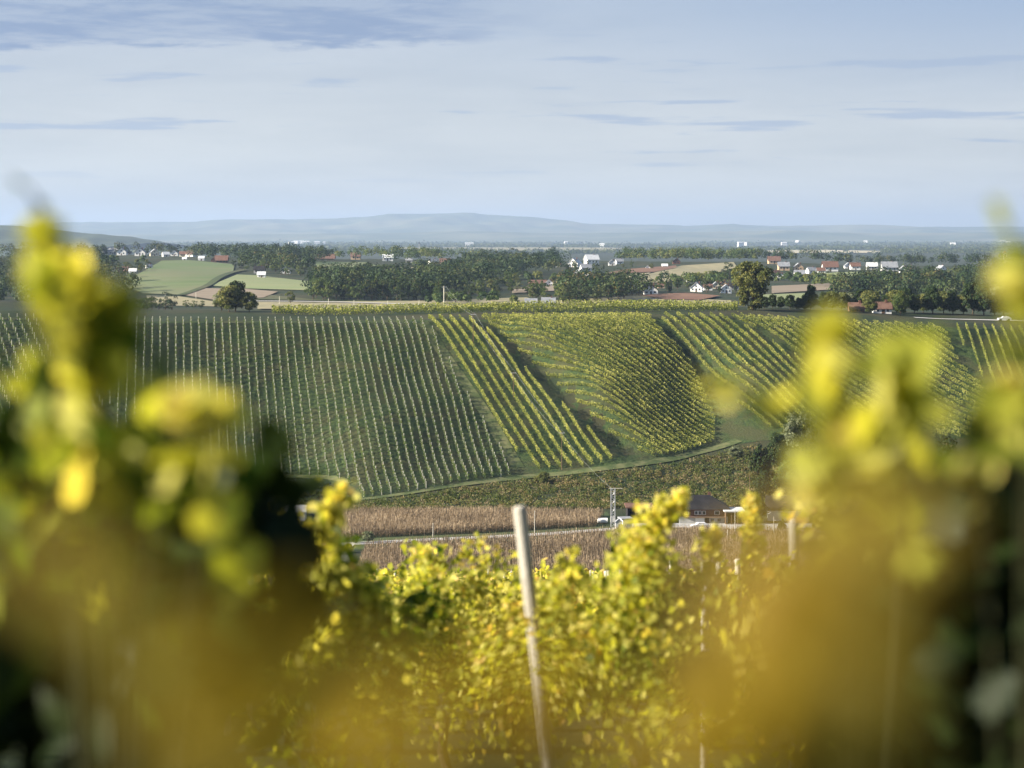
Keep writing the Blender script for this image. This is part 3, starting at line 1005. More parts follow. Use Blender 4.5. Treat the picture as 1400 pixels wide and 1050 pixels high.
# ------------------------------------------------------------------ woods beyond the crest
def wood_mass(outline, n, label, seed, mats='leaf_dark', hh=(8, 16), leaf=.95, k=90, dmin=1000, dmax=2500):
    n = int(n * .62)
    rng = np.random.default_rng(seed)
    q = scatter_poly(outline, n, rng)
    X, Y = [], []
    for px, py in q:
        a, b, _ = unproj(px, py, dmin, dmax); X.append(a); Y.append(b)
    X = np.array(X) + rng.normal(0, 3, n); Y = np.array(Y) + rng.normal(0, 6, n)
    h = rng.uniform(*hh, n); w = h * rng.uniform(.75, 1.05, n)
    d = rng.normal(size=(n, k, 3)); d /= np.linalg.norm(d, axis=2, keepdims=True)
    d[:, :, 2] = np.where(d[:, :, 2] < -.4, -d[:, :, 2], d[:, :, 2])
    d *= rng.uniform(.6, 1.05, (n, k, 1))
    C = np.stack([X, Y, H(X, Y) + h * .55], 1)[:, None] + d * np.stack([w / 2, w / 2, h * .47], 1)[:, None]
    t = np.clip(np.repeat(rng.uniform(.05, .95, n), k) + rng.normal(0, .06, n * k), 0, 1)
    up = d.reshape(-1, 3)
    me = leafmesh('wood', C.reshape(-1, 3), leaf * rng.uniform(.7, 1.3, n * k), t, rng, M[mats], 'hex', up, 2.2)
    tag(link('wood', me), label, 'wood', kind='stuff')


wood_mass([(428, 394), (460, 386), (550, 384), (620, 374), (660, 358), (762, 356), (765, 372), (700, 388), (640, 398), (590, 410), (430, 410)], 760, 'dense dark broadleaf wood in the middle of the valley', 41)
wood_mass([(262, 354), (340, 360), (425, 364), (452, 356), (440, 346), (340, 346), (262, 346)], 300, 'broadleaf wood along the left ridge behind the houses', 42)
wood_mass([(845, 354), (930, 357), (1030, 359), (1035, 350), (940, 347), (850, 348)], 260, 'wood on the ridge above the tan vineyard field', 43, 'leaf_mid')
wood_mass([(1150, 400), (1200, 394), (1260, 388), (1420, 372), (1440, 410), (1290, 414), (1150, 410)], 560, 'dense wood on the slope below the right village', 44)
wood_mass([(-60, 350), (40, 350), (140, 356), (180, 388), (180, 400), (150, 428), (-60, 420)], 520, 'dark wood covering the slope at the far left', 45)
wood_mass([(764, 404), (800, 398), (868, 398), (880, 404), (850, 414), (770, 417)], 130, 'clump of dark trees between the barn and the ploughed field', 46)
wood_mass([(455, 350), (560, 350), (660, 348), (660, 356), (560, 360), (455, 356)], 110, 'broken line of trees along the middle ridge', 47, 'leaf_mid')
wood_mass([(-100, 345), (110, 344), (262, 346), (262, 349), (110, 348), (-100, 349)], 110, 'trees on the skyline behind the left ridge houses', 48)
wood_mass([(1040, 353), (1180, 354), (1300, 358), (1440, 354), (1440, 360), (1300, 362), (1180, 358), (1040, 357)], 200, 'tree line on the skyline behind the right village', 49)


def tree_bunch(pts_or_poly, n, tmpls, srange, label, group, seed, dmin=1000, dmax=2500, jit=1.0, line=False, cat='tree', name='tree'):
    rng = np.random.default_rng(seed)
    if line:
        a = np.array(pts_or_poly, float)
        s = np.linspace(0, len(a) - 1, n) + rng.normal(0, .25 * (len(a) - 1) / n, n)
        s = np.clip(s, 0, len(a) - 1)
        q = np.column_stack([np.interp(s, range(len(a)), a[:, 0]), np.interp(s, range(len(a)), a[:, 1]) + rng.normal(0, jit, n)])
    else:
        q = scatter_poly(pts_or_poly, n, rng)
    for px, py in q:
        X, Y, z = unproj(px, py, dmin, dmax)
        place_tree(FAR_T[tmpls[rng.integers(0, len(tmpls))]], X, Y, rng.uniform(*srange), label, group, name, z=z - .2, cat=cat)


wood_mass([(330, 364), (428, 371), (428, 377), (360, 372), (330, 369)], 90, 'hedge of trees above the left fields', 151)
wood_mass([(1050, 382), (1110, 384), (1150, 387), (1150, 396), (1100, 390), (1050, 386)], 80, 'bushy trees on the slope under the right village', 152, 'leaf_mid', hh=(4, 8))
wood_mass([(900, 388), (1000, 384), (1010, 390), (930, 395)], 60, 'garden trees massed behind the hamlet', 153, 'leaf_mid', hh=(6, 9))
wood_mass([(690, 380), (770, 384), (800, 386), (880, 384), (820, 392), (700, 388)], 80, 'orchard trees between the central wood and the white houses', 154, 'leaf_mid', hh=(4, 8))
wood_mass([(560, 416), (640, 418), (700, 419), (720, 414), (640, 411), (560, 412)], 40, 'thicket on the valley floor right of the central wood', 155, 'leaf_mid', hh=(4, 8))
wood_mass([(130, 354), (215, 356), (200, 362), (150, 364), (130, 364)], 40, 'orchard trees below the left ridge houses', 156, 'leaf_mid', hh=(3, 6))
tree_bunch([(428, 410), (480, 411), (540, 411), (600, 410)], 26, (0, 1, 2, 6), (.8, 1.15), 'dark green tree at the front edge of the central wood', 'trees along the front of the central wood', 61, line=True, jit=1.2)
tree_bunch([(428, 390), (470, 384), (550, 383), (620, 374), (660, 358)], 18, (0, 2, 6), (.8, 1.1), 'dark tree along the upper edge of the central wood', 'trees along the top of the central wood', 62, line=True, jit=1.5)
tree_bunch([(575, 398), (640, 388), (700, 388), (700, 412), (640, 419), (580, 417)], 24, (0, 1, 2, 3, 4), (.55, .95), 'loosely spaced tree on the valley floor beside the central wood', 'scattered trees right of the central wood', 63)
tree_bunch([(690, 385), (730, 392), (765, 402), (760, 416), (700, 412)], 14, (1, 2, 3, 5), (.5, .85), 'small tree around the grey roofed cottages', 'trees around the grey roofed cottages', 64)
tree_bunch([(770, 417), (800, 418), (850, 410), (880, 402)], 12, (0, 2, 6), (.75, 1.05), 'tall dark tree at the front of the clump before the ploughed field', 'trees at the front of the clump', 65, line=True)
tree_bunch([(770, 358), (830, 358), (840, 372), (790, 380), (770, 372)], 14, (0, 1, 3, 4), (.35, .6), 'garden tree among the white houses on the middle slope', 'garden trees on the middle slope', 66)
tree_bunch([(870, 396), (1000, 392), (1010, 402), (880, 404)], 18, (0, 1, 2, 4), (.45, .8), 'garden tree among the houses near the lone crest tree', 'garden trees of the hamlet behind the lone tree', 67)
tree_bunch([(985, 383), (1010, 376), (1050, 370), (1060, 380), (1010, 392)], 12, (0, 2, 6), (.6, .9), 'dark tree above the hamlet behind the lone tree', 'trees above the hamlet', 68)
tree_bunch([(1055, 366), (1150, 372), (1290, 369), (1300, 374), (1150, 378), (1050, 374)], 26, (0, 1, 3, 4), (.25, .55), 'small garden tree among the right village houses', 'garden trees of the right village', 69)
tree_bunch([(1150, 405), (1220, 410), (1300, 412), (1400, 410)], 20, (0, 2, 6, 5), (.75, 1.1), 'tree at the lower edge of the right slope wood', 'trees along the bottom of the right wood', 70, line=True)
tree_bunch([(110, 340), (170, 344), (260, 348), (300, 356)], 16, (0, 1, 3, 4), (.45, .75), 'garden tree beside the white houses on the left ridge', 'garden trees on the left ridge', 71, line=True, jit=1.5)
tree_bunch([(150, 366), (205, 364), (195, 376), (160, 378)], 12, (0, 1, 3), (.4, .65), 'small tree around the long orange roofed farm', 'trees around the orange roofed farm', 72)
tree_bunch([(320, 366), (370, 374), (430, 380)], 12, (0, 2, 6), (.5, .8), 'tree in the hedge above the left fields', 'hedge trees above the left fields', 73, line=True)
tree_bunch([(185, 424), (205, 424), (235, 425)], 8, (0, 2, 6), (.5, .75), 'dark bushy tree behind the left vineyard crest', 'dark bushy trees behind the left crest', 74, 1000, 2000, line=True)
tree_bunch([(255, 421), (275, 422)], 3, (2,), (.3, .4), 'small round bush in the left valley', 'small bushes in the left valley', 75, 1000, 2000, line=True)
tree_bunch([(660, 342), (700, 345), (762, 350)], 10, (6, 0), (.8, 1.1), 'tall dark tree standing on the skyline of the central wood', 'skyline trees of the central wood', 76, line=True)
tree_bunch([(850, 368), (905, 366), (925, 361)], 8, (3, 1), (.4, .6), 'small tree at the top edge of the tan field', 'small trees above the tan field', 77, line=True)
place_tree(FAR_T[3], *bgpt(397, 416), .8, 'single slender tree in the pale field left of the central wood', None)
place_tree(FAR_T[4], *bgpt(144, 343), .9, 'pointed dark conifer on the left ridge beside a grey roof', None, 'conifer')
place_tree(FAR_T[4], *bgpt(1246, 362), 1.1, 'pointed dark conifer rising above the right village skyline', None, 'conifer')

# trees on the crest, each bigger in view
BIG = [tree_template(200, 11, 14.5, 2.5, M['leaf_mid'], 8000, .46, 'oval', 60), tree_template(201, 10, 11, 2, M['leaf_mid'], 7000, .44, 'round', 50),
       tree_template(202, 9, 12, 2, M['leaf_dark'], 6500, .46, 'oval', 50), tree_template(203, 8, 9, 1.5, M['leaf_olive'], 6000, .42, 'round', 46),
       tree_template(204, 9, 10, 1.2, M['leaf_pale'], 6000, .40, 'round', 46), tree_template(205, 6, 11, 1.0, M['leaf_dark'], 5500, .40, 'cone', 50)]


def crest(px, D, k, s, label, group=None, name='tree', dz=0):
    X = (px - 700) / F * D
    place_tree(BIG[k], X, D, s, label, group, name, z=hz(X, D) - .2 + dz)


# the lone tree is two-storeyed: a broad crown over a narrower lower one
rl = np.random.default_rng(77)
q1, t1, c1 = crown_points(rl, 11000, 11.5, 10, 5.6, 'round', 60)
q2, t2, c2 = crown_points(rl, 6500, 8, 8.5, .3, 'round', 36)
rt = empty('tree', ((1029 - 700) / F * 668, 668, hz((1029 - 700) / F * 668, 668) - .3))
tag(rt, 'tall lone broadleaf tree standing on the vineyard crest', 'tree')
link('crown', leafmesh('crown', np.concatenate([q1, q2]), .5, np.concatenate([t1, t2]) + .1, rl, M['leaf_olive']), rt)
b = MB(); b.tube([(0, 0, -1), (.1, 0, 4), (0, .2, 8), (.3, 0, 13)], [.4, .34, .24, .06], 8)
for c in c1[:9]: b.tube([(0, 0, 5 + rl.uniform(-1, 2)), tuple(c * .6 + np.array([0, 0, 3])), tuple(c)], [.16, .1, .04], 5)
b.build('trunk', M['bark'], rt)
crest(313, 668, 3, .95, 'leftmost of the bushy trees rising behind the left vineyard crest', 'trees behind the left crest')
crest(322, 672, 2, .85, 'taller green tree in the cluster behind the left vineyard crest', 'trees behind the left crest')
crest(341, 668, 3, .72, 'pale green rounded tree at the right of the left crest cluster', 'trees behind the left crest')
crest(303, 674, 4, .6, 'small pale bush at the foot of the left crest cluster', 'trees behind the left crest')
crest(1108, 676, 2, .72, 'dark tree standing alone right of the lone crest tree')
for px, s in ((1045, .35), (1056, .4), (1068, .36), (1080, .42), (1092, .36), (1100, .4)):
    crest(px, 676 + (px % 7), 2, s, 'low dark bush in the hedge between the lone tree and the dark tree', 'low hedge bushes on the crest', 'bush')
for px, k, s, D in ((1138, 3, .68, 690), (1150, 3, .66, 700), (1164, 4, .62, 705), (1178, 2, .62, 700), (1190, 3, .78, 682), (1226, 3, .82, 684), (1238, 2, .7, 690), (1262, 3, .70, 696), (1250, 2, .55, 686), (1275, 2, .78, 688),
                    (1290, 3, .82, 700), (1303, 2, .7, 690), (1317, 3, .75, 700), (1330, 2, .95, 696), (1345, 2, .9, 690), (1360, 3, .74, 700), (1372, 2, .8, 694), (1388, 2, .9, 700), (1405, 3, .9, 695), (1425, 2, .9, 700), (1126, 2, .5, 690), (1212, 2, .5, 698)):
    crest(px, D, k, s, 'bushy tree in the dark tree line behind the crest at the right', 'tree line behind the right crest')
crest(1189, 668, 3, .62, 'olive tree left of the near orange tiled roof')
crest(1231, 667, 0, .5, 'green tree right of the near orange tiled roof')
# ravine trees below the blocks
def ravine(px, py, k, s, label, name='tree', Dmin=500):
    X, D, z = unproj(px, py, Dmin, 640)
    place_tree(BIG[k], X, D, s, label, {'dark tree in the belt': 'tree belt behind the right farmhouses', 'dark tree in the holl': 'trees in the far left hollow'}.get(label[:21]), name, z=z - .4)


ravine(1040, 652, 5, 1.05, 'dark conical tree in the ravine below the vine blocks')
ravine(1043, 676, 2, .55, 'smaller rounded tree in the ravine just above the bank top')
ravine(1082, 674, 1, .72, 'broad green tree in the ravine right of the conical tree')
ravine(1095, 618, 4, 1.05, 'pale silvery willow at the foot of the right vineyard block')
ravine(1075, 612, 3, .55, 'small olive bush beside the silvery willow', 'bush')
ravine(1062, 640, 2, .8, 'dark tree in shade between the conical tree and the willow')
ravine(1115, 668, 2, .9, 'tall dark tree at the right side of the ravine')
ravine(1150, 660, 1, .9, 'broad dark tree at the right edge of the ravine')
ravine(1185, 655, 2, .85, 'dark tree right of the ravine under the broad block')
ravine(1230, 652, 1, .8, 'rounded tree on the lower slope under the broad block')
ravine(1290, 650, 2, .9, 'dark tree on the lower slope at the far right')
ravine(1006, 626, 4, .36, 'small grey shrub beside the grass track bend', 'bush')
ravine(744, 661, 3, .36, 'round green bush beside the grass track', 'bush')
ravine(733, 659, 3, .22, 'little green bush just left of the round track bush', 'bush')
for i, px in enumerate((1165, 1200, 1245, 1270, 1320, 1360, 1400)):
    ravine(px, 690, (2, 1, 2)[i % 3], .75, 'dark tree in the belt behind the right farmhouses')
for px in (60, 110, 180, 230):
    ravine(px, 690, 2, .8, 'dark tree in the hollow at the foot of the far left slope')


def vtree(px, D, k, s, label, name='tree'):
    X = (px - 700) / F * D
    place_tree(BIG[k], X, D, s, label, 'clipped hedge by the carport' if 'clipped' in label else None, name)


vtree(503, 444, 4, .26, 'pale rounded bush on the verge beside the side road', 'bush')
vtree(486, 443, 3, .2, 'small green bush left of the pale verge bush', 'bush')
vtree(476, 430, 3, .22, 'green bush at the corner of the side road and corn', 'bush')
vtree(1032, 476, 2, .62, 'dark tree between the carport and the white farmhouse')
vtree(1069, 462, 5, .34, 'small dark leafy tree before the white farmhouse wall')
vtree(1125, 470, 2, .7, 'dark tree right of the white farmhouse')
vtree(300, 478, 2, .7, 'dark tree left of the small cream house')
vtree(352, 486, 2, .8, 'dark tree right of the small cream house')
for px in (984, 990, 996, 1002, 1008):
    vtree(px, 457, 3, .15, 'low clipped hedge bush beside the carport', 'bush')

# ------------------------------------------------------------------ houses
def house(px, py, wpx, h=None, wall='white', roof='roof_grey', ridge='x', rot=0.0, label='', pitch=.42, depth=.85, wh=.36, win=True, chim=True, dmin=1000, dmax=2600, D=None, group=None, z=None, name='house', door=True, hip=False, storeys=1, two=None):
    if D is None:
        X, Y, zz = unproj(px, py, dmin, dmax)
    else:
        Y = D; X = (px - 700) / F * D; zz = hz(X, Y) if z is None else z
    w = wpx * Y / F
    d = w * depth
    hh = wh * w if h is None else h
    r = empty(name, (X, Y + d / 2, zz), rot)
    tag(r, label, 'house' if name == 'house' else name, group)
    b = MB()
    x, y = w / 2, d / 2
    if two:
        b.box(-x, x, -y, y, hh * .48, hh)
        MB().box(-x - .01, x + .01, -y - .01, y + .01, -1.6, hh * .48 - .01).build('ground_storey', M[two], r)
    else:
        b.box(-x, x, -y, y, -1.6, hh)
    if ridge == 'y':                      # gable towards the camera
        rh = pitch * w
        if not hip:
            b.add([(-x, -y, hh), (x, -y, hh), (0, -y, hh + rh), (-x, y, hh), (x, y, hh), (0, y, hh + rh)], [(0, 1, 2), (4, 3, 5)])
        ang = [(-x, hh), (0, hh + rh), (x, hh)]; o = .06 * w
        k = rh / x
        rb = MB()
        t = .22
        for sgn in (-1, 1):
            e = (sgn * (x + o), hh - k * o); tp = (0, hh + rh)
            vs = []
            for yy in (-y - o, y + o):
                vs += [(e[0], yy, e[1] + .02), (tp[0], yy, tp[1] + .02), (tp[0], yy, tp[1] + t), (e[0], yy, e[1] + t)]
            rb.add(vs, [(0, 1, 2, 3), (7, 6, 5, 4), (0, 4, 5, 1), (2, 6, 7, 3), (1, 5, 6, 2), (0, 3, 7, 4)])
    else:
        rh = pitch * d
        o = .06 * w; k = rh / y; t = .22
        rb = MB()
        if hip:
            ix = x - y * .8
            e = o
            rb.add([(-x - e, -y - e, hh - .05), (x + e, -y - e, hh - .05), (x + e, y + e, hh - .05), (-x - e, y + e, hh - .05), (-ix, 0, hh + rh), (ix, 0, hh + rh)],
                   [(0, 1, 5, 4), (2, 3, 4, 5), (1, 2, 5), (3, 0, 4), (3, 2, 1, 0)])
        else:
            b.add([(-x, -y, hh), (-x, y, hh), (-x, 0, hh + rh), (x, -y, hh), (x, y, hh), (x, 0, hh + rh)], [(1, 0, 2), (3, 4, 5)])
            for sgn in (-1, 1):
                e = (sgn * (y + o), hh - k * o); tp = (0, hh + rh)
                vs = []
                for xx in (-x - o, x + o):
                    vs += [(xx, e[0], e[1] + .02), (xx, tp[0], tp[1] + .02), (xx, tp[0], tp[1] + t), (xx, e[0], e[1] + t)]
                rb.add(vs, [(0, 1, 2, 3), (7, 6, 5, 4), (0, 4, 5, 1), (2, 6, 7, 3), (1, 5, 6, 2), (0, 3, 7, 4)])
    b.build('wall', M[wall], r)
    ro = rb.build('roof', M[roof], r)
    if chim:
        MB().box(.18 * w, .18 * w + .7, -.35, .35, hh + rh * .45, hh + rh + .9).build('chimney', M['brick'], ro)
    if win:
        n = 2 if wpx < 14 else 3
        ws = min(1.3, w * .13)
        for i in range(n):
            cx = (-.5 + (i + .5) / n) * w * .86
            zc = hh * .58
            o_ = MB().box(cx - ws / 2, cx + ws / 2, -y - .06, -y + .05, zc - ws * .5, zc + ws * .6).build('window', M['glass'], r)
        if ridge == 'y':
            MB().box(-ws / 2, ws / 2, -y - .06, -y + .05, hh + rh * .15, hh + rh * .15 + ws).build('window', M['glass'], r)
        # side windows
        MB().box(-x - .06, -x + .05, -ws / 2, ws / 2, hh * .4, hh * .4 + ws).build('window', M['glass'], r)
    if door:
        MB().box(-w * .06, -w * .06 + 1.0, -y - .05, -y + .05, 0, min(2.1, hh * .8)).build('door', M['wood'], r)
    return r, w, d, hh, rh


HS = [
 (26, 350, 14, dict(wall='greywall', roof='roof_dark', label='dark roofed house at the left edge of the ridge')),
 (110, 341, 12, dict(wall='white', roof='roof_red', label='white house with orange roof first on the left ridge')),
 (122, 343, 7, dict(wall='tanwall', roof='roof_red', label='small tan house beside the orange roofed white house')),
 (136, 344, 12, dict(wall='greywall', roof='roof_grey', ridge='y', label='grey gabled house left of the pointed conifer')),
 (154, 346, 13, dict(wall='greywall', roof='roof_grey', label='low grey roofed house right of the pointed conifer')),
 (166, 349, 13, dict(wall='white', roof='roof_grey', ridge='y', label='white gabled house beside the low grey roof')),
 (176, 348, 6, dict(wall='greywall', roof='roof_dark', chim=False, label='small dark shed between two white gabled houses')),
 (191, 350, 14, dict(wall='white', roof='roof_grey', ridge='y', label='tall bright white gabled house on the left ridge')),
 (210, 350, 12, dict(wall='cream', roof='roof_grey', ridge='y', rot=.3, label='cream gabled house right of the bright white one')),
 (226, 351, 9, dict(wall='white', roof='roof_pale', chim=False, rot=.4, label='low pale roofed outbuilding on the left ridge')),
 (238, 350, 10, dict(wall='white', roof='roof_grey', ridge='y', label='white house before the red roofed cluster')),
 (250, 351, 10, dict(wall='cream', roof='roof_brown', label='house with brown roof in the red roofed cluster')),
 (260, 351, 11, dict(wall='white', roof='roof_red', rot=-.3, label='house with red roof at the right end of the ridge cluster')),
 (275, 356, 8, dict(wall='white', roof='roof_pale', win=False, chim=False, label='small pale shed at the top of the green field')),
 (252, 356, 6, dict(wall='white', roof='roof_pale', win=False, chim=False, label='tiny white shed above the green field')),
 (291, 359, 5, dict(wall='brick', roof='roof_brown', wh=.8, ridge='y', label='narrow brown gabled house beside a long shed')),
 (302, 359, 17, dict(wall='wood', roof='roof_brown', chim=False, wh=.2, label='long brown shed at the top right of the green field')),
 (166, 373, 15, dict(wall='tanwall', roof='roof_red', wh=.2, chim=False, label='long low farm building with orange roof')),
 (181, 373, 10, dict(wall='white', roof='roof_pale', wh=.22, chim=False, label='white roofed extension of the orange roofed farm')),
 (203, 367, 8, dict(wall='white', roof='roof_grey', rot=.5, label='small grey roofed house by the field hedge')),
 (354, 374, 14, dict(wall='greywall', roof='roof_dark', label='dark roofed house above the left field corner')),
 (357, 380, 11, dict(wall='white', roof='roof_pale', wh=.4, chim=False, label='white box garage under the dark roofed house')),
 (390, 374, 13, dict(wall='white', roof='roof_grey', ridge='y', label='white gabled house half hidden by trees left of the wood')),
 (408, 356, 9, dict(wall='white', roof='roof_grey', label='white house at the end of the long barn')),
 (437, 355, 38, dict(wall='tanwall', roof='roof_red', wh=.08, depth=.28, chim=False, win=False, label='very long barn with orange brown roof on the middle ridge')),
 (486, 355, 13, dict(wall='tanwall', roof='roof_red', label='orange roofed house left of the ridge trees')),
 (530, 357, 14, dict(wall='white', roof='roof_pale', depth=.7, label='pale house with light roof on the middle ridge')),
 (559, 359, 9, dict(wall='greywall', roof='roof_grey', label='small grey house among the middle ridge trees')),
 (592, 362, 11, dict(wall='white', roof='roof_grey', rot=.4, label='grey roofed house above the central wood')),
 (608, 361, 14, dict(wall='tanwall', roof='roof_red', wh=.18, chim=False, label='low orange roofed building above the central wood')),
 (673, 411, 10, dict(wall='white', roof='roof_grey', wh=.4, chim=False, label='small pale hut in the fields right of the central wood')),
 (735, 391, 23, dict(wall='tanwall', roof='roof_red', wh=.18, depth=.4, chim=False, label='long red tiled barn joined to a white gabled house')),
 (751, 392, 12, dict(wall='white', roof='roof_grey', ridge='y', label='white gabled house at the right end of the red barn')),
 (726, 420, 16, dict(wall='greywall', roof='roof_grey', chim=False, label='dark grey cottage left of the white cottage')),
 (750, 420, 18, dict(wall='white', roof='roof_grey', label='white cottage with grey roof just behind the crest vines')),
 (763, 365, 8, dict(wall='white', roof='roof_brown', label='small house with brown roof at the edge of the central wood')),
 (786, 365, 15, dict(wall='white', roof='roof_pale', ridge='y', rot=-.5, label='white house with pale roof left of the tall white house')),
 (809, 362, 17, dict(wall='white', roof='roof_pale', rot=.3, wh=.45, label='tall white house with pale roof on the middle slope')),
 (801, 371, 14, dict(wall='white', roof='roof_grey', rot=.2, label='white house below the tall white house')),
 (792, 379, 13, dict(wall='white', roof='roof_grey', ridge='y', rot=.4, label='white house lowest on the middle slope')),
 (800, 381, 10, dict(wall='greywall', roof='roof_pale', chim=False, label='grey shed beside the lowest white house of the middle slope')),
 (837, 363, 10, dict(wall='white', roof='roof_grey', ridge='y', label='narrow white gabled house on the middle slope')),
 (847, 361, 10, dict(wall='white', roof='roof_grey', rot=.2, label='low white house right of the narrow gabled house')),
 (886, 368, 6, dict(wall='white', roof='roof_grey', ridge='y', chim=False, label='tiny white hut above the ploughed strip')),
 (909, 366, 8, dict(wall='white', roof='roof_pale', wh=.3, chim=False, label='white caravan shaped hut above the ploughed strip')),
 (925, 361, 10, dict(wall='brick', roof='roof_dark', ridge='y', label='dark gabled house in the ridge wood')),
 (890, 403, 19, dict(wall='white', roof='roof_dark', wh=.3, ridge='y', depth=.6, label='dark roofed white house left in the hamlet')),
 (904, 394, 9, dict(wall='tanwall', roof='roof_red', label='small orange roofed house behind the dark roofed house')),
 (949, 388, 18, dict(wall='greywall', roof='roof_dark', rot=.1, label='house with wide blue grey roof topmost in the hamlet')),
 (953, 399, 16, dict(wall='white', roof='roof_pale', ridge='y', rot=-.2, label='white gabled house in the middle of the hamlet')),
 (968, 397, 12, dict(wall='white', roof='roof_red', label='white house with faded red roof in the hamlet')),
 (979, 395, 12, dict(wall='cream', roof='roof_grey', ridge='y', label='tall cream gabled house in the hamlet')),
 (989, 391, 9, dict(wall='tanwall', roof='roof_brown', ridge='y', label='narrow brown gabled house in the hamlet')),
 (993, 401, 15, dict(wall='white', roof='roof_grey', ridge='y', label='bright white gabled house at the right end of the hamlet')),
 (1004, 396, 11, dict(wall='greywall', roof='roof_dark', label='dark roofed house half hidden behind the lone tree')),
 (1059, 361, 16, dict(wall='tanwall', roof='roof_red', wh=.3, label='red roofed house on the skyline right of the lone tree')),
 (1072, 370, 15, dict(wall='tanwall', roof='roof_grey', wh=.42, label='brown house with blue grey roof at the left of the right village')),
 (1060, 379, 13, dict(wall='white', roof='roof_red', rot=.4, label='orange roofed house low at the left of the right village')),
 (1068, 380, 8, dict(wall='white', roof='roof_dark', ridge='y', label='small white gable beside the low orange roofed house')),
 (1092, 370, 13, dict(wall='tanwall', roof='roof_grey', ridge='y', label='tall tan gabled house in the right village')),
 (1094, 378, 14, dict(wall='white', roof='roof_grey', wh=.25, chim=False, label='low white building under the tan gabled house')),
 (1110, 374, 12, dict(wall='white', roof='roof_grey', rot=.3, label='white house between the tan gable and the brown roof')),
 (1123, 374, 11, dict(wall='white', roof='roof_brown', label='white house left of the large brown roofed house')),
 (1136, 371, 20, dict(wall='white', roof='roof_brown', wh=.32, label='large white house with dark brown roof in the right village')),
 (1160, 367, 10, dict(wall='white', roof='roof_grey', ridge='y', label='white gabled wing of the brown roofed house pair')),
 (1170, 369, 13, dict(wall='white', roof='roof_brown', wh=.4, label='bright white house with brown roof right in the pair')),
 (1193, 369, 14, dict(wall='greywall', roof='roof_pale', label='grey house with pale roof right of the village centre')),
 (1217, 371, 20, dict(wall='greywall', roof='roof_grey', wh=.3, label='wide grey house further right in the village')),
 (1236, 373, 12, dict(wall='white', roof='roof_grey', ridge='y', label='white gable before the pointed conifer')),
 (1244, 373, 9, dict(wall='tanwall', roof='roof_brown', label='brown roofed house beside the white gable near the conifer')),
 (1288, 373, 13, dict(wall='white', roof='roof_grey', rot=.4, ridge='y', label='last white house at the right of the village')),
 (1394, 386, 9, dict(wall='white', roof='roof_grey', label='white house at the right edge above the dark wood')),
]
for a in HS:
    house(a[0], a[1], a[2], **a[3])
house(1207, 437, 24, D=672, wall='white', roof='roof_red', wh=.30, pitch=.55, depth=.6, label='near house with orange tiled roof hidden among the crest trees')
house(1172, 437, 20, D=680, wall='brick', roof='roof_red', wh=.2, pitch=.45, label='low orange roofed building left of the near crest house')

# church towers
def church(px, py, D, wpx, hpx, wall, roof, label, spire=1.0):
    X = (px - 700) / F * D; z = (HZ - py) / F * D
    w = wpx * D / F; h = hpx * D / F
    r = empty('church_tower', (X, D, z)); tag(r, label, 'church tower')
    MB().box(-w/2, w/2, -w/2, w/2, -25, h * .62).build('wall', M[wall], r)
    e = w * .56
    MB().add([(-e, -e, h * .62), (e, -e, h * .62), (e, e, h * .62), (-e, e, h * .62), (0, 0, h)], [(0, 1, 4), (1, 2, 4), (2, 3, 4), (3, 0, 4), (3, 2, 1, 0)]).build('spire', M[roof], r)
    MB().box(-w * .15, w * .15, -w/2 - .1, -w/2 + .1, h * .4, h * .54).build('window', M['dark'], r)


church(1374, 353, 2300, 3.6, 11, 'white', 'roof_red', 'white church tower above the trees at the far right')
church(573, 340, 5200, 1.6, 11, 'greywall', 'roof_dark', 'thin dark church spire on the plain')
# pale town buildings on the plain
rt_ = np.random.default_rng(90)
for i in range(34):
    if i < 16: px = 395 + rt_.uniform(0, 50); py = rt_.uniform(332, 336)
    elif i < 20: px = 200 + rt_.uniform(0, 14); py = rt_.uniform(320, 324) + 8
    else: px = rt_.uniform(600, 1400); py = rt_.uniform(331, 339)
    D = 48 * F / (py - HZ); w = rt_.uniform(12, 45); X = (px - 700) / F * D
    r = empty('town_building', (X, D, -48), rt_.uniform(-.5, .5)); h = rt_.uniform(9, 17) + D / 1500
    tag(r, 'tiny pale building in the hazy plain', 'building', 'pale buildings scattered over the hazy plain')
    MB().box(-w/2, w/2, -8, 8, -2, h).build('wall', M['white'], r)
    MB().add([(-w/2-1, -9, h+.05), (w/2+1, -9, h+.05), (w/2+1, 9, h+.05), (-w/2-1, 9, h+.05), (-w/2, 0, h+4), (w/2, 0, h+4)], [(0, 1, 5, 4), (2, 3, 4, 5), (1, 2, 5), (3, 0, 4), (3, 2, 1, 0)]).build('roof', M['roof_pale'], r)

# ------------------------------------------------------------------ the farm in the valley
r, w, d, hh, rh = house(962, 718, 66, D=474, wall='brick', two='greywall', roof='roof_dark', hip=True, h=5.4, pitch=.46, depth=.85, win=False, door=False, chim=False,
                        label='brick farmhouse with dark hipped roof and grey ground storey')
y = -d / 2
for cx, ww in ((-3.9, .8), (-1.7, .6), (-.9, .6), (.1, .6), (3.1, 1.0)):
    f_ = MB().box(cx - ww/2 - .1, cx + ww/2 + .1, y - .07, y + .05, 3.3, 4.75).build('window', M['white'], r)
    MB().box(cx - ww/2, cx + ww/2, y - .10, y - .06, 3.42, 4.62).build('pane', M['glass'], f_)
MB().box(-1.9, .1, y - .09, y + .05, 0, 2.1).build('garage_door', M['white'], r)
MB().box(.3, 1.3, y - .09, y + .05, 0, 2.1).build('door', M['dark'], r)
for cx in (2.0, 3.6):
    MB().box(cx - .4, cx + .4, y - .09, y + .05, .8, 1.8).build('window', M['glass'], r)
MB().box(1.6, 2.2, 1.0, 1.6, hh + 1.4, hh + rh + .8).build('chimney', M['brick'], r)
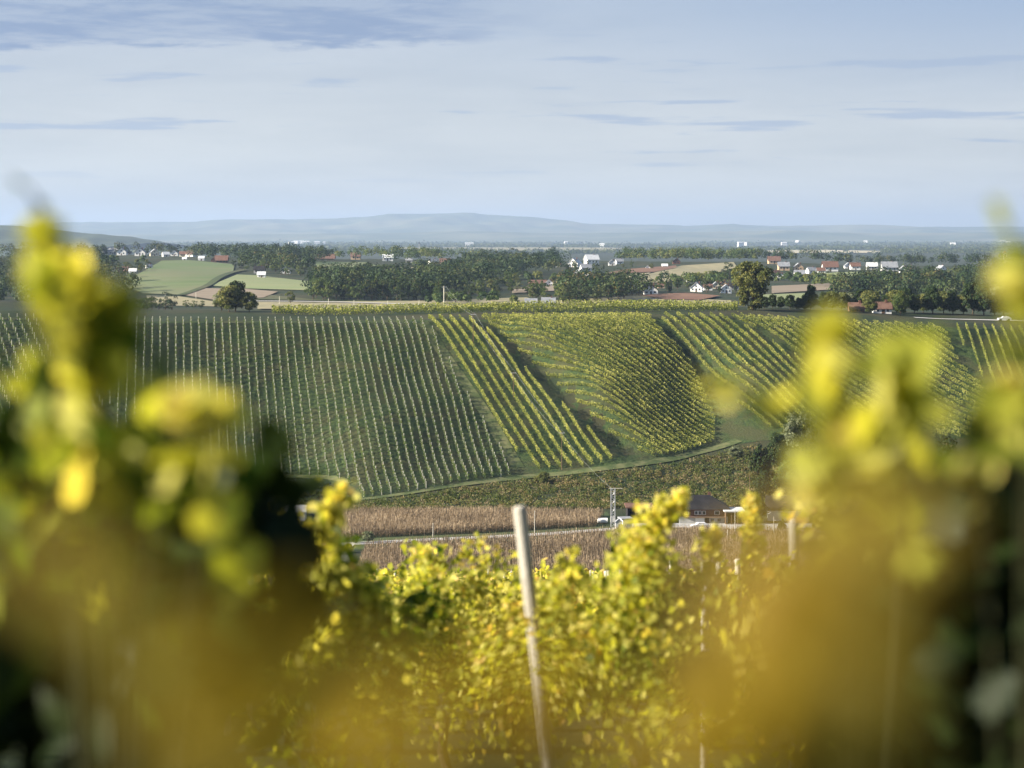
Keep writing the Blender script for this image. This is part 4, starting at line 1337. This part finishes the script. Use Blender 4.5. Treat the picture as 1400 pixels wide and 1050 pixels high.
MB().box(-d*.5, 5.2, y - 1.1, y - .08, 2.42, 2.56).build('balcony_slab', M['wood'], r)

r.scale = (1, 1, .62)
r, w, d, hh, rh = house(1080, 721, 56, D=478, wall='white', roof='roof_dark', h=3.6, pitch=.46, depth=.7, win=False, door=False, rot=-.12,
                        label='white farmhouse with dark gabled roof and dormers at the right')
y = -d / 2
MB().box(3.0, 3.9, y - .07, y + .05, 1.3, 2.4).build('window', M['glass'], r)
MB().box(-1.2, -.2, y - .07, y + .05, 1.3, 2.4).build('window', M['glass'], r)
MB().box(-w/2 - .06, -w/2 + .05, -1.5, 0, 1.2, 2.4).build('window', M['glass'], r)
for cx in (-.8, 2.6):
    q = MB().box(cx - .5, cx + .5, y + .9, y + 2.6, hh + .55, hh + 1.7).build('dormer', M['wood'], r)
    MB().box(cx - .35, cx + .35, y + .84, y + .9, hh + .75, hh + 1.55).build('pane', M['glass'], q)

r.scale = (1, 1, .8)


def flatshed(px, D, wpx, h, label, roofm, wallm, depth=5, name='carport', posts=True, open_=True, rot=0.):
    X = (px - 700) / F * D; z = hz(X, D); w = wpx * D / F
    r = empty(name, (X, D + depth / 2, z), rot); tag(r, label, name.replace('_', ' '))
    b = MB()
    b.box(-w/2, w/2, depth/2 - .15, depth/2, -.6, h)
    b.box(-w/2, -w/2 + .15, -depth/2, depth/2 - .151, -.6, h)
    b.box(w/2 - .15, w/2, -depth/2, depth/2 - .151, -.6, h)
    if not open_: b.box(-w/2 + .151, w/2 - .151, -depth/2, -depth/2 + .15, -.6, h)
    b.build('wall', M[wallm], r)
    MB().box(-w/2 - .4, w/2 + .4, -depth/2 - .6, depth/2 + .3, h + .005, h + .28).build('roof', M[roofm], r)
    if posts:
        for cx in (-w * .17, w * .17):
            MB().box(cx - .1, cx + .1, -depth/2 - .3, -depth/2 - .1, -.3, h).build('post', M['wood'], r)
    return r, w


flatshed(1004, 472, 24, 3.0, 'flat roofed carport with pale roof edge right of the brick farmhouse', 'roof_pale', 'wood', 6)
r, w = flatshed(875, 474, 34, 3.6, 'open garage with dark interior and reddish brown roof edge left of the farm', 'roof_brown', 'dark', 7, 'garage')  # near-black walls: the shade inside is put into their colour
flatshed(856, 464, 13, 2.3, 'small white walled shed before the open garage', 'roof_grey', 'white', 3, 'shed', False, False, .2)
X = (845 - 700) / F * 462
r, w, d, hh, rh = house(846, 720, 9, D=462, wall='greywall', roof='roof_grey', h=1.9, win=False, chim=False, name='shed', label='little grey gabled hut beside the lattice mast', ridge='y')
# far-left valley buildings
r, w, d, hh, rh = house(318, 722, 27, D=466, wall='cream', roof='roof_grey', h=3.3, pitch=.12, chim=False, win=False, door=False, label='small cream house with two windows behind the left foliage')
for cx in (-.8, 1.1):
    f_ = MB().box(cx - .45, cx + .45, -d/2 - .07, -d/2 + .05, 1.2, 2.5).build('window', M['dark'], r)
house(207, 737, 20, D=452, wall='white', roof='roof_pale', h=1.6, chim=False, win=False, label='low pale roofed hut far left in the valley', name='shed')
house(404, 720, 26, D=478, wall='white', roof='roof_pale', h=2.2, pitch=.3, chim=False, win=False, label='long white roofed shed behind the yellow vine shoots', name='shed')
house(1330, 720, 46, D=470, wall='tanwall', roof='roof_red', h=3.0, ridge='y', pitch=.35, label='red roofed house deep behind the right foreground foliage')
house(1255, 730, 34, D=462, wall='greywall', roof='roof_brown', h=2.4, label='brown roofed house left of the red roofed house at the right')

# cars
def car(X, Y, rot, label, paint='carpaint', s=1.0):
    r = empty('parked_car', (X, Y, hz(X, Y) + .2), rot); r.scale = (s, s, s); tag(r, label, 'car')
    prof = [(-2.1, .35), (-2.12, .75), (-1.75, .92), (-.95, 1.02), (-.45, 1.45), (1.1, 1.48), (1.75, 1.05), (2.1, .95), (2.15, .4)]
    n = len(prof)
    vs = [(x, -.82 + (.12 if z > 1.2 else 0), z) for x, z in prof] + [(x, .82 - (.12 if z > 1.2 else 0), z) for x, z in prof]
    MB().add(vs, [tuple(range(n)), tuple(range(2*n-1, n-1, -1))] + [(i, i + n, (i+1) % n + n, (i+1) % n) for i in range(n)]).build('body', M[paint], r)
    for sy in (-1, 1):
        MB().add([(-.85, sy*.80, 1.02), (1.5, sy*.80, 1.04), (1.0, sy*.73, 1.38), (-.4, sy*.73, 1.38)], [(0, 1, 2, 3)]).build('side_window', M['glass'], r)
        for cx in (-1.35, 1.3):
            a = [(cx + .33 * math.cos(t), sy * .86, .33 + .33 * math.sin(t)) for t in np.linspace(0, 2*math.pi, 13)[:-1]]
            c = [(p[0], sy * .66, p[2]) for p in a]
            MB().add(a + c, [tuple(range(12)), tuple(range(23, 11, -1))] + [(i, (i+1) % 12, (i+1) % 12 + 12, i + 12) for i in range(12)]).build('wheel', M['rubber'], r)


car((957 - 700) / F * 464, 464, .1, 'white car parked before the brick farmhouse garage')
car((1373 - 700) / F * 664, 664, .05, 'pale car on the crest road at the far right')
b = MB(); 
ox = (824 - 700) / F * 474
r = empty('water_tank', (ox, 474, hz(ox, 474))); tag(r, 'white plastic tank at the end of the corn strip', 'tank')
MB().tube([(-1.2, 0, .7), (-1.1, 0, .7), (1.1, 0, .7), (1.2, 0, .7)], [.3, .62, .62, .3], 14).build('tank', M['white'], r)
MB().box(-.9, .9, -.5, .5, -.1, .12).build('base', M['wood'], r)

# ------------------------------------------------------------------ poles, mast, wires
def pole(X, Y, h, label, group, r0=.11, arm=True, z=None, name='utility_pole', mat='post'):
    r = empty(name, (X, Y, hz(X, Y) if z is None else z)); tag(r, label, 'pole', group)
    MB().tube([(0, 0, -.6), (0, 0, h * .5), (0, 0, h)], [r0 * 1.2, r0, r0 * .8], 8).build('pole', M[mat], r)
    if arm:
        MB().box(-.8, .8, -.06, .06, h - .45, h - .30).build('crossarm', M['metal'], r)
    return r


def valpole(px, py, top, label):
    X, D = valpt(px, py); pole(X, D, (py - top) / F * D, label, None, .09, False)


valpole(592, 736, 715, 'thin pole beside the road before the long corn strip')
valpole(731, 733, 698, 'thin pole beside the road at the end of the corn strip')
valpole(1005, 736, 698, 'pole in front of the flat roofed carport')
valpole(1058, 738, 706, 'dark pole left of the white farmhouse')
valpole(995, 743, 724, 'short post in the corn edge below the carport')
WH = {}
for px, base, top, lab in ((647, 474, 428, 'pole high on the yellow middle block'), (702, 545, 508, 'pole halfway down the yellow middle block'), (768, 643, 590, 'pole near the foot of the yellow middle block'),
                           (1025, 690, 657, 'pole on the bank above the carport'), (1120, 650, 600, 'pole beside the ravine trees')):
    X, D, z = unproj(px, base, 500, 690)
    h = max(7.5, (base - top) / F * D)
    WH[px] = (X, D, z + h)
    pole(X, D, h, lab, None, .075, px < 800, mat='wood')
X, D = (607 - 700) / F * 700, 700
pole(X, D, 8.2, 'tall pale pole standing on the crest above the yellow block', None, .16, True, mat='palepost'); WH[607] = (X, D, hz(X, D) + 8.2)
for i, (px, py, t) in enumerate(((226, 404, 398), (268, 408, 399), (382, 417, 405), (449, 418, 408), (484, 419, 410), (530, 420, 411), (573, 422, 410), (216, 345, 331))):
    if i == 7: continue
    X, D, z = unproj(px, py, 1000, 2300)
    pole(X, D, (py - t) / F * D, 'distant pale pole in the valley fields beyond the crest', 'distant poles in the valley fields', .13, False, mat='palepost')


def wire(a, b, label, sag=1.0, r=.012):
    pts = []
    for k in range(13):
        t = k / 12
        pts.append((a[0] + (b[0]-a[0]) * t, a[1] + (b[1]-a[1]) * t, a[2] + (b[2]-a[2]) * t - sag * 4 * t * (1-t)))
    tag(MB().tube(pts, r, 4).build('power_line', M['metal']), label, 'cable')


for off, nm in ((-.7, 'left'), (.7, 'right')):
    for a, b_, txt in ((607, 647, 'from the crest pole to the upper block pole'), (647, 702, 'from the upper to the middle block pole'), (702, 768, 'from the middle to the lower block pole')):
        A = WH[a]; B = WH[b_]
        wire((A[0] + off, A[1], A[2] - .3), (B[0] + off, B[1], B[2] - .3), '%s power cable running %s' % (nm, txt))
A = WH[768]
MX, MD = (838 - 700) / F * 468, 468
wire((A[0], A[1], A[2] - .3), (MX, MD, hz(MX, MD) + 8.6), 'power cable from the lower block pole to the lattice mast')
r = empty('lattice_mast', (MX, MD, hz(MX, MD))); tag(r, 'grey lattice transformer mast at the left of the farm', 'mast')
b = MB(); hm = 8.8
for sx in (-.45, .45):
    for sy in (-.45, .45):
        b.box(sx - .09, sx + .09, sy - .09, sy + .09, -.4, hm)
b.build('frame', M['metal'], r)
b = MB()
for k in range(9):
    z0 = .4 + k * .95
    for sy in (-.45, .45):
        s = 1 if k % 2 else -1
        b.tube([(-.45 * s, sy, z0), (.45 * s, sy, z0 + .9)], .06, 4)
    b.box(-.45, .45, -.53, -.46, z0 - .05, z0 + .05)
b.build('bracing', M['metal'], r)
MB().box(-.55, .55, -.5, .5, 1.2, 2.4).build('transformer', M['greywall'], r)
MB().box(-.9, 2.2, -.06, .06, hm + .01, hm + .13).build('crossarm', M['palepost'], r)

# ------------------------------------------------------------------ near slope vineyard (rows across the slope)
def vine_template(seed, nleaf, w=1.25, kind='hex', lsize=.12, mat='vine_near', tb=0.):
    rng = np.random.default_rng(seed)
    b = MB()
    top = .75
    x = rng.uniform(-.08, .08); y = rng.uniform(-.05, .05)
    b.tube([(0, 0, -.3), (x * .4, y, .25), (x, y * .5, .55), (x * 1.2, 0, top)], [.045, .035, .032, .03], 7)
    b.tube([(x * 1.2, 0, top - .02), (.3, .02, top + .05), (w * .5, 0, top + .02)], [.025, .018, .012], 5)
    b.tube([(x * 1.2, 0, top - .02), (-.3, .02, top + .06), (-w * .5, 0, top)], [.025, .018, .012], 5)
    tm = bpy.data.meshes.new('trunk'); tm.from_pydata(b.v, [], b.f); tm.update(); tm.materials.append(M['bark'])
    C, T = [], []
    cb = MB()
    ns = 9
    for i in range(ns):
        x0 = (-.5 + (i + .5) / ns) * w + rng.normal(0, .04)
        hgt = rng.uniform(1.55, 1.9) if rng.random() < .85 else rng.uniform(1.9, 2.15)
        bx, by = rng.normal(0, .12), rng.normal(0, .14)
        p = [np.array([x0 + bx * t * t + .04 * math.sin(5 * t + i), by * t + .05 * math.sin(4 * t + i), top + (hgt - top) * t]) for t in np.linspace(0, 1, 6)]
        cb.tube([tuple(q) for q in p], [.007, .006, .005, .004, .003, .002], 4)
        m = nleaf // ns
        t = rng.uniform(-.12, 1, m)
        q = np.array(p)[np.clip((t * 5), 0, 4.99).astype(int)] * (1 - (t * 5 % 1))[:, None] + np.array(p)[np.clip((t * 5).astype(int) + 1, 0, 5)] * (t * 5 % 1)[:, None]
        nc = max(3, m // 18); ci = rng.integers(0, nc, m)
        co = rng.normal(0, 1, (nc, 3))[ci] * .9 + rng.normal(0, .42, (m, 3))
        q = q + co * np.array([.10, .14, .08]) * (1.25 - t * .6)[:, None]
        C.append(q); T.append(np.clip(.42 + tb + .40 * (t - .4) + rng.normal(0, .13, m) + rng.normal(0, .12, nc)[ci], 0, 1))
    C = np.concatenate(C); T = np.concatenate(T)
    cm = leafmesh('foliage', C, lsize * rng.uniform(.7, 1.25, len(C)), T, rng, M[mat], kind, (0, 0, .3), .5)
    km = bpy.data.meshes.new('canes'); km.from_pydata(cb.v, [], cb.f); km.update(); km.materials.append(M['cane'])
    return tm, cm, km


VT = [vine_template(300 + i, 1700, lsize=.055, tb=(.1, .16, .02, .13, .08)[i]) for i in range(5)]
VTF = [vine_template(320 + i, 800, lsize=.082, tb=.14) for i in range(4)]


def put_vine(t, x, y, rz, s, label, group):
    r = empty('grape_vine', (x, y, hz(x, y)), rz); r.scale = (1, 1, s)
    tag(r, label, 'grape vine', group)
    link('trunk', t[0], r); link('foliage', t[1], r); link('canes', t[2], r)


rv = np.random.default_rng(55)
ang = rad(11)
dv = np.array([math.cos(ang), math.sin(ang)]); nv_ = np.array([-dv[1], dv[0]])
cnt = 0
pp = []
for row in range(5):
    base = 18 + row * 3.0
    for k in range(-40, 40):
        p = nv_ * base + dv * (k * 1.2 + rv.uniform(-.1, .1) + row * .5)
        if abs(p[0]) < p[1] * .27 + .8 and p[1] > 5:
            px = 700 + F * p[0] / p[1]
            if rv.random() < .16: continue
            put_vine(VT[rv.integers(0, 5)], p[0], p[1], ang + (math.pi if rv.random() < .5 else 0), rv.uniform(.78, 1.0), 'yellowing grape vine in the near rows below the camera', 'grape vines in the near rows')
            cnt += 1
            if k % 5 == 0: pp.append((p + dv * .6, 2.05))
for row in range(13):
    base = 33 + row * 3.0
    for k in range(-60, 60):
        p = nv_ * base + dv * (k * 1.4 + rv.uniform(-.12, .12) + row * .6)
        if abs(p[0]) < p[1] * .262 + .8 and cnt < 285:
            if rv.random() < .1: continue
            put_vine(VTF[rv.integers(0, 4)] if base > 30 else VT[rv.integers(0, 5)], p[0], p[1], ang + (math.pi if rv.random() < .5 else 0), rv.uniform(.8, 1.05), 'yellow green grape vine further down the near slope', 'grape vines down the near slope')
            cnt += 1
            if k % 6 == 0: pp.append((p + dv * .7, 2.15))
print('VINES', cnt, 'last base', base)
far_from = base
rf = np.random.default_rng(56)
for row in range(22):
    base = 66 + row * 2.9 if cnt >= 0 else 0
    c = nv_ * base
    L = base * .30 + 4
    a = c - dv * L; b2 = c + dv * L
    vine_row(a, b2, M['vine_near'], rf, 55, .21, .5, 1.95, 'row of yellowing vines crossing the lower near slope', 'vine rows crossing the lower near slope', .2, tb=.13, step=1.3)
    for k in range(-6, 7):
        if rf.random() < .6: pp.append((c + dv * (k * base / 22 + rf.uniform(-1, 1)), 2.1))
pm_ = {}
for p, h in pp:
    x, y = p
    if abs(x) > y * .27: continue
    o = link('vineyard_post', None) if False else None
    key = round(h, 2)
    if key not in pm_:
        b = MB(); b.tube([(0, 0, -.4), (0, 0, h * .5), (0, 0, h)], [.036, .034, .032], 8)
        me = bpy.data.meshes.new('vineyard_post'); me.from_pydata(b.v, [], b.f); me.update(); me.materials.append(M['palepost']); pm_[key] = me
    o = link('vineyard_post', pm_[key]); o.location = (x, y, hz(x, y)); o.rotation_euler = (rv.normal(0, .03), rv.normal(0, .03), 0)
    tag(o, 'thin pale trellis post standing in the near slope vine rows', 'post', 'thin trellis posts of the near slope')


def bigpost(px, top, D, r0, lean, label, h=2.2):
    P = P3(px, top, D)
    z0 = hz(P[0], D)
    L = P[2] - z0
    r = link('vineyard_post', None) if False else None
    b = MB(); b.tube([(lean * (L + .4), 0, -.4), (lean * L * .5, 0, L * .5), (lean * .02, 0, L - .02), (0, 0, L)], [r0 * 1.05, r0, r0 * .98, r0 * .8], 14)
    o = b.build('vineyard_post', M['post']); o.location = (P[0], D, z0)
    for p in o.data.polygons: p.use_smooth = len(p.vertices) == 4
    tag(o, label, 'post')


bigpost(710, 692, 11.0, .036, .115, 'thick grey leaning wooden post in the middle')
bigpost(1084, 708, 13, .032, .0, 'upright weathered post near the right foliage')
bigpost(963, 765, 17, .034, .0, 'short dark wooden post behind the middle shoots')
bigpost(1128, 745, 22, .02, .0, 'thin pale stake right of the upright weathered post')

# ------------------------------------------------------------------ close vines, drawn shoot by shoot
def close_vine(base, shoots, label, seed, mat='vine_near', trunk=True):
    """base (px, D) of the stem; shoots: (points[(px,py,D)], leaves, spread, leaf size, tint mean, tint spread)"""
    rng = np.random.default_rng(seed)
    bx = (base[0] - 700) / F * base[1]; by = base[1]
    g = hz(bx, by)
    r = empty('grape_vine', (bx, by, g)); tag(r, label, 'grape vine')
    o = np.array([bx, by, g])
    head = np.array([bx, by, g + .75])
    MB().tube([(0, 0, -.3), (.05, .02, .2), (-.03, .0, .5), (0, 0, .76)], [.05, .04, .036, .03], 9).build('trunk', M['bark'], r)
    C, S, T = [], [], []
    for sh in shoots:
        pts, nl, spread, ls, tm, ts = sh[:6]
        P = np.array([P3(*p) for p in pts])
        full = np.vstack([head[None], head[None] * .45 + P[0][None] * .55 + np.array([[0, 0, .06]]), P]) - o
        # smooth the cane
        t = np.linspace(0, len(full) - 1, 24)
        Q = np.stack([np.interp(t, range(len(full)), full[:, k]) for k in range(3)], 1)
        for _ in range(3): Q[1:-1] = (Q[:-2] + 2 * Q[1:-1] + Q[2:]) / 4
        MB().tube([tuple(q) for q in Q], list(np.linspace(.003, .0012, 24) * (.3 if by < 1 else (1.3 if by > 5 else 1))), 6).build('cane', M['cane'], r)
        PP = P - o
        seg = np.linspace(0, len(PP) - 1, 60)
        R = np.stack([np.interp(seg, range(len(PP)), PP[:, k]) for k in range(3)], 1)
        u = rng.uniform(0, 1, nl)
        ct = 0
        if nl > 80 and by > 5 and spread > .1:                       # bunches of leaves with gaps between them
            nc = max(4, nl // 16)
            ci = rng.integers(0, nc, nl); cu = rng.uniform(0, 1, nc)
            u = np.clip(cu[ci] + rng.normal(0, .025, nl), 0, 1)
            off = (rng.normal(0, spread, (nc, 3)))[ci] + rng.normal(0, spread * .38, (nl, 3))
            ct = rng.normal(0, .12, nc)[ci]
        else:
            off = rng.normal(0, spread, (nl, 3))
        c = R[(u * 59).astype(int)] + off * (1.1 - .75 * u ** 1.5)[:, None]
        C.append(c); S.append(ls * rng.uniform(.6, 1.15, nl)); T.append(np.clip(rng.normal(tm, ts, nl) + .12 * (u - .5) + ct, 0, 1))
        # tip leaf
    C = np.concatenate(C); S = np.concatenate(S); T = np.concatenate(T)
    me = leafmesh('foliage', C, S, T, rng, M[mat], 'leaf', (-.4, -.3, .3), .5)
    link('foliage', me, r)
    return r


# tall vine at the left
close_vine((150, 2.4), [
    ([(120, 640, 2.4), (105, 500, 2.4), (82, 400, 2.35), (62, 330, 2.35), (54, 285, 2.35)], 22, 0.0195, 0.0452, 0.60, .10),
    ([(54, 290, 2.35), (44, 262, 2.35), (12, 240, 2.35)], 2, .004, .022, 0.21, .05),
    ([(150, 640, 2.4), (120, 480, 2.4), (118, 420, 2.4), (100, 360, 2.4)], 22, 0.0195, 0.0484, 0.66, .10),
    ([(90, 700, 2.5), (50, 600, 2.5), (20, 540, 2.5), (-10, 500, 2.5)], 22, 0.0375, 0.0499, 0.32, .16),
    ([(180, 760, 2.5), (150, 600, 2.4), (130, 500, 2.4), (165, 420, 2.4)], 28, 0.0375, 0.0515, 0.40, .18),
    ([(200, 760, 2.3), (225, 640, 2.3), (240, 575, 2.3), (262, 555, 2.3)], 10, 0.0180, 0.0515, 0.62, .10),
    ([(280, 700, 2.3), (300, 620, 2.3), (304, 560, 2.3)], 6, 0.0105, 0.0515, 0.62, .10),
    ([(100, 800, 2.5), (60, 700, 2.5), (20, 620, 2.5)], 38, 0.0600, 0.0515, 0.32, .18),
    ([(260, 820, 2.5), (270, 720, 2.5), (230, 650, 2.5), (190, 620, 2.5)], 28, 0.0450, 0.0515, 0.31, .2),
], 'tall blurred yellow green vine rising at the left edge of the view', 401)
close_vine((240, 3.1), [
    ([(300, 900, 3.0), (290, 780, 3.0), (310, 700, 3.0), (325, 670, 3.0)], 90, .075, .08, .3, .18),
    ([(200, 900, 3.2), (190, 780, 3.1), (170, 700, 3.1), (150, 620, 3.1)], 110, .09, .08, .25, .16),
    ([(120, 900, 3.2), (100, 800, 3.1), (60, 700, 3.1), (30, 600, 3.1)], 110, .10, .08, .3, .18),
    ([(60, 1040, 3.0), (60, 940, 3.0), (40, 800, 3.0)], 150, .14, .08, .1, .12),
    ([(200, 1060, 3.0), (200, 960, 3.0), (220, 860, 3.0)], 150, .14, .08, .15, .14),
], 'shade-coloured leafy vine behind the tall left vine', 402, 'vine_shade')
close_vine((120, .48), [
    ([(140, 900, .46), (140, 830, .45), (120, 770, .45), (60, 760, .45)], 5, .010, .020, .52, .10),
    ([(190, 980, .45), (220, 910, .45), (270, 860, .45)], 4, .010, .020, .58, .10),
    ([(300, 1040, .44), (360, 980, .44), (430, 930, .44)], 9, .010, .022, .62, .10),
    ([(240, 1060, .45), (290, 1010, .45), (350, 980, .45)], 3, .010, .020, .6, .12),
], 'ochre vine so near it melts into blur at lower left', 403, 'vine_ochre')
close_vine((640, .45), [
    ([(440, 1070, .43), (520, 1030, .42), (600, 1010, .42)], 7, .008, .022, .66, .10),
    ([(640, 1070, .42), (700, 1035, .42), (780, 1025, .42), (860, 1020, .42)], 9, .008, .022, .70, .10),
], 'ochre vine blurred along the bottom middle of the view', 404, 'vine_ochre')
close_vine((1080, .50), [
    ([(980, 1010, .46), (1040, 920, .46), (1090, 850, .46)], 11, .012, .024, .72, .10),
    ([(1120, 980, .46), (1140, 880, .46), (1190, 780, .46), (1240, 690, .46)], 16, .011, .024, .66, .12),
    ([(1060, 1060, .44), (1130, 1010, .44), (1180, 960, .44)], 7, .012, .024, .62, .12),
    ([(1000, 960, .5), (1050, 860, .5), (1120, 790, .5)], 8, .012, .024, .74, .08),
], 'golden ochre vine blurred across the lower right', 405, 'vine_ochre')
close_vine((1180, 2.2), [
    ([(1170, 760, 2.2), (1165, 640, 2.2), (1150, 540, 2.2), (1140, 450, 2.2)], 21, 0.0179, 0.0484, .64, .10),
    ([(1200, 720, 2.3), (1200, 620, 2.3), (1225, 540, 2.3), (1250, 455, 2.3)], 21, 0.0217, 0.0484, .52, .14),
    ([(1160, 760, 2.2), (1130, 690, 2.2), (1105, 650, 2.2), (1095, 630, 2.2)], 6, 0.0127, 0.0484, .60, .10),
    ([(1180, 760, 2.2), (1190, 700, 2.2), (1200, 660, 2.2), (1180, 640, 2.2)], 14, 0.0224, 0.0484, .58, .14),
    ([(1240, 720, 2.4), (1260, 640, 2.4), (1290, 580, 2.4), (1270, 530, 2.4)], 7, 0.0191, 0.0484, .48, .16),
    ([(1140, 600, 2.3), (1080, 570, 2.3), (1030, 550, 2.3)], 3, 0.0051, 0.0484, .74, .06),
    ([(1140, 590, 2.3), (1040, 560, 2.3), (985, 535, 2.3), (955, 515, 2.3)], 3, 0.0064, 0.0484, .72, .06),
], 'blurred yellow green vine rising at the right of the view', 406)
close_vine((1400, 2.2), [
    ([(1410, 620, 2.2), (1405, 540, 2.1), (1402, 450, 2.1), (1394, 370, 2.1)], 19, 0.0135, 0.0484, .54, .12),
    ([(1410, 620, 2.2), (1385, 570, 2.2), (1374, 520, 2.2)], 5, 0.0105, 0.0468, .72, .16),
    ([(1400, 480, 2.1), (1400, 380, 2.1), (1385, 310, 2.1), (1350, 272, 2.1)], 3, .006, .03, .3, .1),
    ([(1350, 760, 2.2), (1335, 640, 2.2), (1340, 600, 2.2)], 5, 0.0150, 0.0429, .74, .16),
], 'blurred yellow vine shoot at the right edge of the view', 407)
close_vine((1330, 3.2), [
    ([(1290, 1000, 3.2), (1270, 900, 3.2), (1280, 800, 3.2), (1270, 740, 3.2)], 130, .11, .085, .2, .2),
    ([(1330, 1000, 3.2), (1330, 880, 3.2), (1320, 780, 3.2), (1310, 700, 3.2)], 150, .12, .085, .12, .16),
    ([(1400, 1000, 3.2), (1400, 860, 3.2), (1390, 740, 3.2), (1385, 640, 3.2)], 170, .11, .085, .05, .1),
    ([(1210, 1020, 3.4), (1220, 940, 3.4), (1230, 880, 3.4)], 100, .11, .085, .2, .2),
    ([(1350, 1060, 3.0), (1350, 1000, 3.0), (1340, 920, 3.0)], 170, .15, .085, .05, .1),
], 'shade-coloured leafy vine at the lower right corner', 408, 'vine_shade')
# middle distance shoots
close_vine((440, 8.5), [
    ([(440, 860, 8.4), (430, 780, 8.4), (440, 720, 8.4), (468, 672, 8.4)], 387, .06, 0.038, 0.74, .12),
    ([(420, 900, 8.5), (400, 800, 8.5), (385, 740, 8.5), (368, 700, 8.5)], 387, .06, 0.038, 0.66, .14),
    ([(450, 900, 8.6), (470, 820, 8.6), (455, 770, 8.6)], 613, .14, 0.040, 0.58, .16),
    ([(400, 960, 8.6), (390, 880, 8.6), (400, 820, 8.6)], 568, .17, 0.040, 0.33, .16),
    ([(490, 1000, 8.7), (500, 900, 8.7), (500, 840, 8.7)], 568, .2, 0.040, 0.29, .18),
    ([(430, 1040, 8.6), (440, 960, 8.6), (450, 900, 8.6)], 568, .24, 0.040, 0.37, .2),
], 'green yellow vine with two upright shoots left of centre', 410)
close_vine((870, 11), [
    ([(850, 860, 10.8), (870, 770, 10.8), (890, 720, 10.8), (935, 680, 10.8)], 742, .085, 0.038, 0.76, .12),
    ([(870, 900, 11), (885, 820, 11), (895, 750, 11)], 839, .15, 0.038, 0.72, .14),
    ([(800, 900, 11), (790, 830, 11), (775, 770, 11)], 484, .12, 0.038, 0.72, .14),
    ([(970, 880, 11), (972, 800, 11), (965, 750, 11), (975, 728, 11)], 323, .05, 0.038, 0.78, .12),
    ([(1030, 880, 11), (1030, 780, 11), (1026, 720, 11), (1027, 678, 11)], 323, .045, 0.038, 0.78, .12),
    ([(930, 960, 11), (920, 880, 11), (930, 820, 11)], 775, .24, 0.040, 0.57, .14),
    ([(850, 1000, 11), (840, 920, 11), (830, 860, 11)], 775, .28, 0.040, 0.55, .16),
    ([(1010, 960, 11), (1020, 880, 11), (1080, 800, 11)], 671, .22, 0.040, 0.61, .12),
], 'golden vine with tall upright shoots right of the leaning post', 411)
close_vine((610, 15), [
    ([(600, 960, 15), (590, 880, 15), (580, 820, 15), (590, 775, 15)], 1065, .2, 0.040, 0.64, .16),
    ([(660, 960, 15.2), (670, 880, 15.2), (665, 820, 15.2), (640, 780, 15.2)], 1065, .22, 0.040, 0.68, .16),
    ([(550, 960, 15), (540, 880, 15), (545, 840, 15)], 620, .18, 0.040, 0.41, .16),
], 'vine with a curved dark trunk left of the leaning post', 412)
close_vine((1120, 7.0), [
    ([(1140, 780, 7), (1130, 720, 7), (1120, 680, 7), (1115, 655, 7)], 161, .05, 0.035, 0.74, .12),
    ([(1120, 900, 7), (1130, 840, 7), (1150, 790, 7)], 646, .16, 0.038, 0.72, .14),
    ([(1050, 960, 7), (1060, 900, 7), (1080, 860, 7)], 412, .15, 0.038, 0.59, .14),
], 'yellow vine between the upright post and the right foliage', 413)
close_vine((750, 12.5), [
    ([(745, 980, 12.5), (750, 900, 12.5), (755, 830, 12.5)], 775, .22, 0.040, 0.57, .16),
    ([(690, 1000, 12.5), (700, 930, 12.5), (705, 880, 12.5)], 671, .22, 0.040, 0.53, .16),
], 'yellow brown vine just behind the leaning post', 414)

# ------------------------------------------------------------------ haze
hx = MB().box(-19000, 19000, -400, 33000, -70, 345)
hm_, hnt, hout = newmat('haze')
hv = N(hnt, 'ShaderNodeVolumePrincipled')
hv.inputs['Color'].default_value = (0.42, 0.56, 0.80, 1)
hv.inputs['Density'].default_value = 5.2e-5
hv.inputs['Anisotropy'].default_value = 0.2
hnt.links.new(hv.outputs[0], hout.inputs['Volume'])
ho = hx.build('haze', hm_)
tag(ho, kind='stuff')
